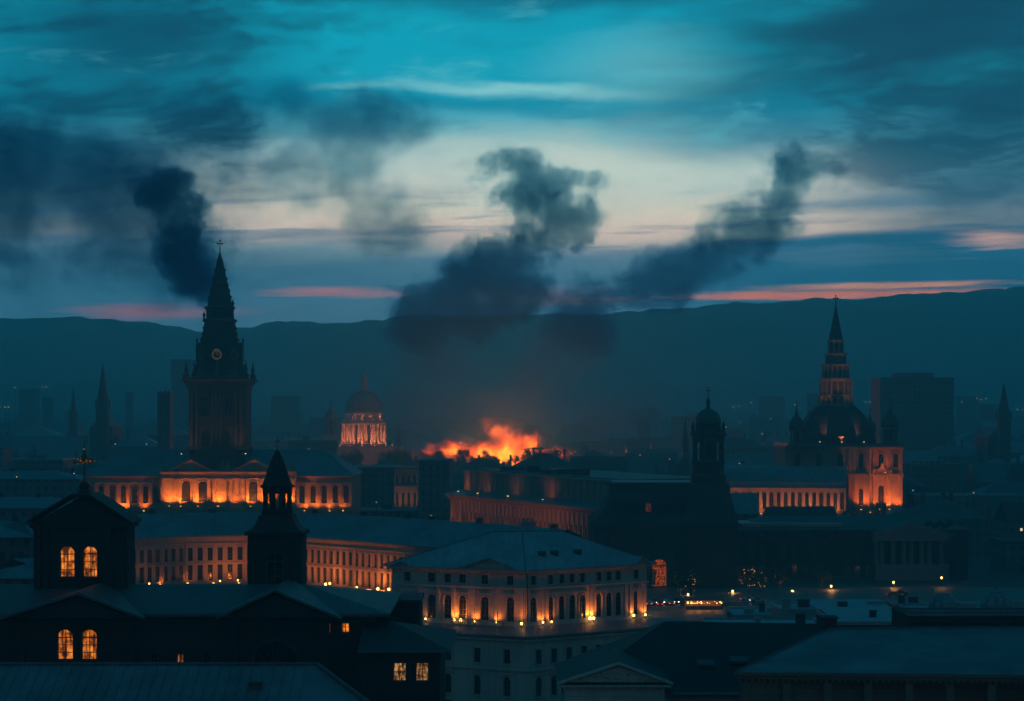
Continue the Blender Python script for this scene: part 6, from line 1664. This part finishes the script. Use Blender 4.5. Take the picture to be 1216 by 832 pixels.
# ================================================================ the rest of the roofs
EXC = [(-62, 430, 70), (2, 404, 36), (-100, 800, 62), (-60, 595, 60), (-25, 590, 60), (20, 790, 50), (-10, 830, 40), (10, 760, 50), (44, 684, 34), (100, 715, 62), (130, 920, 42), (85, 905, 42), (-117, 1755, 48), (-50, 1560, 10), (140, 1520, 50), (-188, 1310, 14), (115, 915, 20), (-50, 1010, 20), (-65, 1070, 32), (-34, 945, 24), (-340, 2310, 30), (180, 910, 36), (190, 1165, 34)]


def blocked(x, y, r):
    for (a, b_, q) in EXC:
        if (x - a) ** 2 + (y - b_) ** 2 < (q + r) ** 2: return True
    if -135 < x < 95 and 1380 < y < 1860: return True     # wooded park before the fire
    if -170 < x and y < 690 : return True
    return False


def city_house(x, y, w_, d_, h_, kind, rz, label, group, lit=0):
    g0 = hgt(x, y) - .6; t = thing("city_house", label, "building", (x, y, g0), group); t.rotation_euler = (0, 0, 0)
    M = Matrix.Translation((x, y, g0)) @ Matrix.Rotation(rz, 4, 'Z'); hw, hd = w_ / 2, d_ / 2
    b = MB(M); b.box(-hw, hw, -hd, hd, 0, h_); part("walls", b, M_BLOCK, t)
    b = MB(M); rm = rnd.choice([M_FARR, M_SLATE, M_ROOF, M_DARKSL])
    if kind == 'flat':
        b.box(-hw - .3, hw + .3, -hd - .3, hd + .3, h_ + .003, h_ + .8); part("roof", b, rm, t)
        for i in range(rnd.randint(1, 3)): b = MB(M); a, c_ = rnd.uniform(-hw * .7, hw * .6), rnd.uniform(-hd * .6, hd * .4); s1 = rnd.uniform(2, 6); b.box(a, a + s1, c_, c_ + 3, h_ + .803, h_ + rnd.uniform(2, 4)); part("roof_plant", b, M_FARW, t)
    elif kind == 'hip':
        r_ = min(hw, hd) * .45 + .8; i_ = min(hw, hd) + .6; ov = .6
        if hw >= hd: top = [(-hw - ov + i_, 0), (hw + ov - i_, 0)]; fs = [(0, 1, 5, 4), (1, 2, 5), (2, 3, 4, 5), (3, 0, 4), (3, 2, 1, 0)]
        else: top = [(0, -hd - ov + i_), (0, hd + ov - i_)]; fs = [(0, 1, 4), (1, 2, 5, 4), (2, 3, 5), (3, 0, 4, 5), (3, 2, 1, 0)]
        b.add([(-hw - ov, -hd - ov, h_ + .003), (hw + ov, -hd - ov, h_ + .003), (hw + ov, hd + ov, h_ + .003), (-hw - ov, hd + ov, h_ + .003)] + [(*p, h_ + r_) for p in top], fs); part("roof", b, rm, t)
    else:
        r_ = hd * .7; b.add([(-hw - .3, -hd - .5, h_ + .003), (hw + .3, -hd - .5, h_ + .003), (hw + .3, 0, h_ + r_), (-hw - .3, 0, h_ + r_), (-hw - .3, hd + .5, h_ + .003), (hw + .3, hd + .5, h_ + .003)], [(0, 1, 2, 3), (3, 2, 5, 4), (0, 4, 5, 1), (0, 3, 4), (1, 5, 2)]); part("roof", b, rm, t)
    if kind != 'flat' and y < 1800:
        for i in range(rnd.randint(1, 3)): b = MB(M); a = rnd.uniform(-hw * .8, hw * .8); c_ = rnd.uniform(-hd * .3, hd * .3); b.box(a - .7, a + .7, c_ - .5, c_ + .5, h_ * .9, h_ + min(hw, hd) * .5 + 2.4); part("chimney", b, M_FARW, t)
    for i in range(lit):
        s_ = rnd.uniform(-hw * .8, hw * .8); z_ = rnd.uniform(h_ * .35, h_ * .85); q = (.5 + y / 2600)
        b = MB(M); b.add([(s_ - q * .5, -hd - .04, z_), (s_ + q * .5, -hd - .04, z_), (s_ + q * .5, -hd - .04, z_ + q * 1.2), (s_ - q * .5, -hd - .04, z_ + q * 1.2)], [(0, 1, 2, 3)]); part("lit_window", b, rnd.choice([M_AMBER, M_AMBER, M_COOL, M_WHITEL]), t)


M_WHITEL = mat_emit("far_white", (1.0, 0.80, 0.55), 1.0)
nb = 0
ANCH = [(60, "the far left spires"), (150, "the tall hazy spire"), (262, "the clock tower"), (350, "the church's right wing"), (432, "the pinkish dome"), (510, "the left end of the fire"), (600, "the fire"), (690, "the right end of the fire"), (770, "the mansard roof"), (841, "the domed cupola"), (930, "the cathedral nave"), (1003, "the cathedral spire"), (1090, "the big office block"), (1190, "the right edge tower")]
seen_lab = {}
y = 700.0
while y < 2380:
    sp = 34 + (y - 700) * 0.030
    half = y * 0.245 + 30; x = -half + rnd.uniform(0, sp)
    while x < half:
        w_, d_ = sp * rnd.uniform(.55, .9), sp * rnd.uniform(.4, .75); h_ = rnd.uniform(9, 19) if y < 1200 else rnd.uniform(10, 24) * (1.35 if rnd.random() < .08 else 1)
        if y < 1000: h_ = rnd.uniform(9, 16)
        yy = y + rnd.uniform(-.2, .2) * sp
        if not blocked(x, yy, max(w_, d_) * .5):
            kind = rnd.choice(['flat', 'hip', 'gable', 'hip']) ; px = x / yy * F + 608
            anc = min(ANCH, key=lambda q: abs(q[0] - px)); band = "near" if yy < 1100 else "middling" if yy < 1700 else "far"
            rt = {"flat": "flat roofed block", "hip": "hip roofed house", "gable": "gabled town house"}[kind]; sz = "broad" if w_ > sp * .75 else "small" if w_ < sp * .63 else "mid sized"
            lit = (1 if rnd.random() < .34 else 0) + (1 if rnd.random() < .12 else 0)
            lab = "%s %s %s by %s%s" % (sz, band, rt, anc[1], ", one lit window" if lit == 1 else ", two lit windows" if lit else ", all dark")
            gp = "look-alike roofs: " + lab
            city_house(x, yy, w_, d_, h_, kind, rnd.uniform(-.12, .12), lab, gp, lit); nb += 1
        x += sp * rnd.uniform(1.0, 1.35)
    y += sp * 1.08
print("houses", nb)
# left middle ground, between the dark church and the floodlit one
for (px0, px1, pyt, D, dp, lab) in [(-60, 38, 622, 470, 26, "broad low bluish roof at the left edge behind the dark church"), (-80, 100, 592, 660, 30, "long dark roof at the left edge above the bluish one"), (-50, 95, 560, 860, 30, "dim roof strip at the left edge below the small spires"), (-30, 70, 668, 400, 24, "dark lower roof hugging the square church block on its left")]:
    x0, x1 = X(px0, D), X(px1, D); z = Z(pyt, D) - 1.2
    t = thing("slate_house", lab, "building", ((x0 + x1) / 2, D, 0)); b = MB(); b.box(x0, x1, D, D + dp, 0, z - 1.5); part("walls", b, M_BLOCK, t)
    b = MB(); hip_roof(b, x0, x1, D, D + dp, z - 1.5, 2.8, dp / 2, .8); part("roof", b, M_ROOF, t)
    for i in range(4): b = MB(); xx = x0 + (x1 - x0) * (i + .5) / 4; b.box(xx - .6, xx + .6, D + dp * .5, D + dp * .5 + 1, z - 1, z + 2.4); part("chimney", b, M_SOOT2, t)
# the farthest quarter is one mass
b = MB(); rr = random.Random(21)
for i in range(1100):
    y = rr.uniform(2400, 4150); x = rr.uniform(-y * .27, y * .27); w_, d_ = rr.uniform(12, 34), rr.uniform(12, 26); h_ = rr.uniform(9, 26) * (1.7 if rr.random() < .06 else 1); g0 = hgt(x, y)
    b.box(x - w_ / 2, x + w_ / 2, y - d_ / 2, y + d_ / 2, g0 - 1, g0 + h_)
    if rr.random() < .5: b.add([(x - w_ / 2, y - d_ / 2, g0 + h_ + .01), (x + w_ / 2, y - d_ / 2, g0 + h_ + .01), (x, y, g0 + h_ + 5), (x + w_ / 2, y + d_ / 2, g0 + h_ + .01), (x - w_ / 2, y + d_ / 2, g0 + h_ + .01)], [(0, 1, 2), (1, 3, 2), (3, 4, 2), (4, 0, 2)])
single("distant_city", b, M_FARW, "mass of farthest city roofs dissolving in haze at the foot of the hills", "city", kind="stuff")
# street lights scattered through the far town
M_DOT = M_AMBER
dots = [(0, 483, 1500), (6, 483, 1500), (10, 483, 1500), (18, 460, 2350), (50, 459, 2350), (55, 459, 2350), (137, 527, 1150), (174, 527, 1150), (748, 481, 2300), (820, 500, 2000), (828, 500, 2000), (871, 483, 2350), (878, 482, 2350), (892, 478, 2400), (878, 501, 1900), (944, 480, 2300), (1028, 477, 2300), (1033, 477, 2350), (1142, 477, 2300), (1160, 473, 2400), (1165, 474, 2400), (1171, 473, 2400), (1208, 486, 2000), (1214, 486, 2000), (862, 507, 1750), (905, 515, 1650), (960, 505, 1800), (795, 545, 1000), (878, 550, 950), (1084, 582, 830), (1156, 585, 830), (683, 536, 1400), (678, 538, 1400), (447, 596, 860), (512, 612, 740), (566, 606, 790), (726, 537, 1300), (1090, 500, 2000), (915, 497, 2100), (760, 540, 1200), (20, 566, 760), (88, 562, 760)]
i = 0
for px, py, D in dots:
    side = "far left" if px < 260 else "left of the fire" if px < 560 else "right of the fire" if px < 900 else "behind the cathedral" if px < 1040 else "far right"
    col = M_COOL if i % 4 == 1 or px in (137, 174) else M_AMBER
    x = X(px, D); z = Z(py, D); g0 = hgt(x, D) - .5; near = min(ANCH, key=lambda q: abs(q[0] - px))[1]
    lab = "%s light by %s, about %d%% across, %d%% down" % ("bluish" if col is M_COOL else "amber", near, round(px / 12.16), round(py / 8.32))
    t = thing("street_light", lab, "street lamp", (x, D, g0), "tiny lights scattered through the far town")
    b = MB(); b.tube((x, D, g0), (x, D, z), .25, .12, 5); part("post", b, M_IRON, t)
    b = MB(); s_ = .03 + D / 6200; b.ball((x, D - .3, z + s_), s_, 8, 5); part("lantern", b, col, t)
    i += 1


# ================================================================ trees
M_LEAF = mat("dusk_foliage", (0.05, 0.075, 0.04), 0.9, amp=.3)
M_BARK = mat("bark", (0.06, 0.05, 0.04), 0.9)


def tree_protos():
    out = []
    for s in range(4):
        rr = random.Random(100 + s); tb = MB(); tb.tube((0, 0, -1), (0.1, 0, 4.5), .42, .25, 7); cl_ = []
        for i in range(9):
            a = rr.uniform(0, 6.28); L_ = rr.uniform(2.2, 4.6); e = rr.uniform(.3, 1.2); p0 = Vector((0, 0, rr.uniform(2.6, 4.6))); p1 = p0 + Vector((math.cos(a) * math.cos(e), math.sin(a) * math.cos(e), math.sin(e) * 1.3)) * L_; tb.tube(p0, p1, .17, .06, 5); cl_.append((p1, rr.uniform(1.3, 2.3)))
        cl_.append((Vector((0, 0, 8.6)), 2.0)); cb = MB()
        for c_, r_ in cl_:
            for j in range(95):
                d = Vector((rr.gauss(0, 1), rr.gauss(0, 1), rr.gauss(0, .8))).normalized() * r_ * rr.uniform(.35, 1.12); p = c_ + d; u = Vector((rr.gauss(0, 1), rr.gauss(0, 1), rr.gauss(0, 1))).normalized(); v = u.orthogonal().normalized(); q = rr.uniform(.22, .46)
                cb.poly([p + u * q, p + v * q * .6, p - u * q, p - v * q * .6])
        out.append((tb.mesh("trunk", M_BARK), cb.mesh("crown", M_LEAF)))
    return out


TP = tree_protos()


def tree(x, y, s, i, label, group, sx=1.0):
    z = hgt(x, y) - .2; t = thing("tree", label, "tree", (x, y, z), group); t.scale = (s * sx, s * sx, s); t.rotation_euler = (0, 0, rnd.uniform(0, 6.28))
    for nm, me in zip(("trunk", "crown"), TP[i % 4]): o = bpy.data.objects.new(nm, me); COL.objects.link(o); o.parent = t
    return t


rr = random.Random(55)
for i in range(92):
    y = rr.uniform(1400, 1560); px = rr.uniform(385, 730); x = X(px, y); s = rr.uniform(.85, 1.35) * (1.15 if 650 < px < 690 else 1) * (.8 if 585 < px < 625 else 1)
    near = "below the pinkish dome" if px < 470 else "before the left flames" if px < 570 else "before the brightest flames" if px < 630 else "right of the flames"
    row = "front" if y < 1450 else "middle" if y < 1510 else "back"; sz = "tall" if s > 1.1 else "low"
    lab = "%s dark leafy tree in the %s of the park, %s" % (sz, row, near)
    tree(x, y, s, i, lab, "trees: " + lab, rr.uniform(.85, 1.25))
for i, (px, D, s, lab) in enumerate([(821, 632, .8, "small dark tree left of the lamp over the market stall"), (889, 648, .85, "lamp-lit tree glowing amber right of the stall"), (903, 650, .75, "second tree right of the amber lamp-lit one"), (975, 662, .8, "small tree before the dark range left of its portico"), (925, 655, .7, "tree beside the lamp right of the amber one"), (483, 880, 1.1, "dark rounded tree before the narrow salmon front"), (808, 640, .6, "small dark tree above the left end of the market stall"), (470, 880, .9, "dark tree left of the rounded one before the salmon front")]):
    tree(X(px, D), D, s, i, lab, "street trees")

k_ = 0; rr = random.Random(77)
for t in [o for o in sc.objects if o.get("group") == "street trees"]:
    if "amber" not in t["label"] and "stall" not in t["label"]: continue
    for j in range(26 if "glowing" in t["label"] else 12):
        a = rr.uniform(0, 6.28); h_ = rr.uniform(2.5, 8.5); r_ = rr.uniform(.6, 1) * (3.6 - abs(h_ - 5.5) * .6); b = MB(); b.ball((r_ * math.cos(a), r_ * math.sin(a), h_), rr.uniform(.06, .14), 6, 4)
        o = bpy.data.objects.new("light_bulb", b.mesh("light_bulb", M_AMBER)); COL.objects.link(o); o.parent = t
# ---------------------------------------------------------------- smoke and fire (true volumes)
def smoke(name, label, D, blobs, dens, col, nscale, amp, soft, step, det=5, warp=0.35, group=None, emis=None):
    k = D / F
    cxp = sum(b[0] for b in blobs) / len(blobs); cyp = sum(b[1] for b in blobs) / len(blobs)
    org = Vector(((cxp - 608) * k, D, CAMZ - (cyp - 480) * k))
    bm = bmesh.new(); rmin = 1e9
    cs = []
    for (bx_, by_, rx, ry) in [b[:4] for b in blobs]:
        c = Vector(((bx_ - cxp) * k, 0, -(by_ - cyp) * k)); r = Vector((rx * k, min(rx, ry * 1.3) * k * 0.8, ry * k))
        c.y = (mnoise.noise(c * 0.02) * 0.6) * r.y
        cs.append((c, r)); rmin = min(rmin, r.z)
        bmesh.ops.create_icosphere(bm, subdivisions=3, radius=1.0, matrix=Matrix.Translation(c) @ Matrix.Diagonal((*(r * (1.12 + amp * 0.40)), 1)))
    me = bpy.data.meshes.new(name); bm.to_mesh(me); bm.free()
    o = bpy.data.objects.new(name, me); COL.objects.link(o); o.location = org
    md = o.modifiers.new("remesh", 'REMESH'); md.mode = 'VOXEL'; md.voxel_size = rmin * 0.33
    dg = bpy.context.evaluated_depsgraph_get(); me2 = bpy.data.meshes.new_from_object(o.evaluated_get(dg))
    o.modifiers.clear(); o.data = me2; me2.name = name; bpy.data.meshes.remove(me)
    m = bpy.data.materials.new(name); m.use_nodes = True; n = m.node_tree; n.nodes.clear(); E.nt = n
    tcn = n.nodes.new("ShaderNodeTexCoord"); P = E(tcn.outputs['Object'])
    s = 1.0 / (nscale * k)
    n1 = nz(P, s * 0.55, det, 0.6, 0.3) - 0.5
    n2 = nz(P, s * 1.9, det, 0.6, 0.2) - 0.5
    nn = n1 * 1.15 + (0.10 - n2.ab()) * 0.75
    best = None
    for c, r in cs:
        a = n.nodes.new("ShaderNodeVectorMath"); a.operation = 'SUBTRACT'; n.links.new(P.k, a.inputs[0]); a.inputs[1].default_value = c
        b = n.nodes.new("ShaderNodeVectorMath"); b.operation = 'MULTIPLY'; n.links.new(a.outputs[0], b.inputs[0]); b.inputs[1].default_value = (1 / r.x, 1 / r.y, 1 / r.z)
        l = n.nodes.new("ShaderNodeVectorMath"); l.operation = 'LENGTH'; n.links.new(b.outputs[0], l.inputs[0])
        d = E(l.outputs['Value'])
        if best is None: best = d
        else:
            q = n.nodes.new("ShaderNodeMath"); q.operation = 'SMOOTH_MIN'; q.inputs[2].default_value = 0.25
            n.links.new(best.k, q.inputs[0]); n.links.new(d.k, q.inputs[1]); best = E(q.outputs[0])
    fld = 1.08 - best + nn * (amp * 2)
    den = sstep(fld, 0.0, soft) * dens
    out = n.nodes.new("ShaderNodeOutputMaterial")
    pv = n.nodes.new("ShaderNodeVolumePrincipled")
    pv.inputs['Color'].default_value = (*col, 1); n.links.new(den.k, pv.inputs['Density']); pv.inputs['Absorption Color'].default_value = (0, 0.16, 0.36, 1); pv.inputs['Anisotropy'].default_value = 0.1
    if emis:
        hot, strength = emis
        f = sstep(fld, 0.0, hot)
        z = sep(P)[2] * (1 / (cs[0][1].z))
        heat = (f - z * 0.22).sat()
        colr = ramp(heat, [(0.0, (0.4, 0.01, 0.0)), (0.35, (1.0, 0.05, 0.0)), (0.7, (1.0, 0.16, 0.003)), (1.0, (1.0, 0.36, 0.02))])
        n.links.new(colr.k, pv.inputs['Emission Color'])
        es = (heat * heat * strength + f * strength * 0.02)
        n.links.new(es.k, pv.inputs['Emission Strength'])
    n.links.new(pv.outputs[0], out.inputs['Volume'])
    m.cycles.volume_step_rate = step
    me2.materials.clear(); me2.materials.append(m)
    o["label"] = label; o["category"] = "smoke" if not emis else "fire"; o["kind"] = "stuff"
    if group: o["group"] = group
    return o


SM = (0.05, 0.13, 0.22)
smoke("smoke_plume", "dense near black smoke column pouring up from the left clock tower's spire", 800,
      [(257, 368, 15, 13), (251, 355, 23, 16), (241, 338, 30, 18), (228, 320, 34, 19), (217, 298, 34, 22), (209, 272, 35, 23), (215, 246, 34, 22), (203, 216, 30, 20), (188, 228, 30, 22)],
      0.32, SM, 20, 1.2, 0.42, 0.26)
smoke("smoke_cloud", "wide dark veil of drifting smoke across the upper left sky", 1150,
      [(10, 225, 130, 95), (125, 215, 110, 85), (120, 292, 110, 56), (250, 150, 100, 50), (345, 118, 66, 34), (425, 140, 85, 42), (335, 205, 110, 44), (470, 256, 66, 44), (210, 300, 80, 50)],
      0.042, SM, 60, 1.55, 0.85, 0.35)
smoke("smoke_plume", "dark billowing smoke above the fire with a round cauliflower head", 1650,
      [(640, 226, 58, 36), (614, 199, 36, 23), (660, 250, 44, 24), (692, 212, 38, 15), (642, 280, 46, 24), (598, 306, 50, 30), (566, 334, 54, 36), (532, 364, 56, 42), (500, 392, 44, 32), (610, 350, 50, 34)],
      0.085, SM, 32, 1.38, 0.42, 0.26)
smoke("smoke_plume", "grey smoke trail leaning right and rising to a small rounded puff", 1700,
      [(690, 385, 44, 40), (712, 352, 44, 28), (752, 348, 46, 26), (792, 333, 50, 30), (828, 312, 52, 30), (860, 290, 50, 28), (890, 264, 52, 28), (918, 238, 36, 24), (942, 207, 50, 34)],
      0.062, SM, 32, 1.38, 0.5, 0.26)
smoke("smoke_cloud", "soft brownish smoke rising straight off the burning horizon", 1640,
      [(600, 490, 90, 45), (640, 450, 62, 50), (670, 415, 55, 46), (520, 425, 70, 44), (735, 492, 80, 34), (495, 482, 80, 40)],
      0.018, (0.10, 0.14, 0.18), 60, 1.0, 0.9, 0.4)
smoke("fire", "bright orange blaze glowing behind the dark treetops at mid frame", 1600,
      [(605, 535, 34, 34), (572, 536, 40, 20), (536, 534, 44, 12), (626, 530, 16, 26), (652, 538, 26, 12), (590, 512, 24, 20)],
      0.02, (0.3, 0.2, 0.15), 13, 1.2, 1.2, 0.25, emis=(1.5, 0.52))
for (px, py, en, r) in ((600, 515, 2.6e5, 9), (560, 524, 9.0e4, 6), (650, 524, 5e4, 5)):
    k = 1590 / F
    L = bpy.data.lights.new("fire_light", 'POINT'); L.energy = en; L.color = (1, 0.14, 0.03); L.shadow_soft_size = r
    lo = bpy.data.objects.new("fire_light", L); COL.objects.link(lo); lo.location = ((px - 608) * k, 1588, CAMZ - (py - 480) * k)
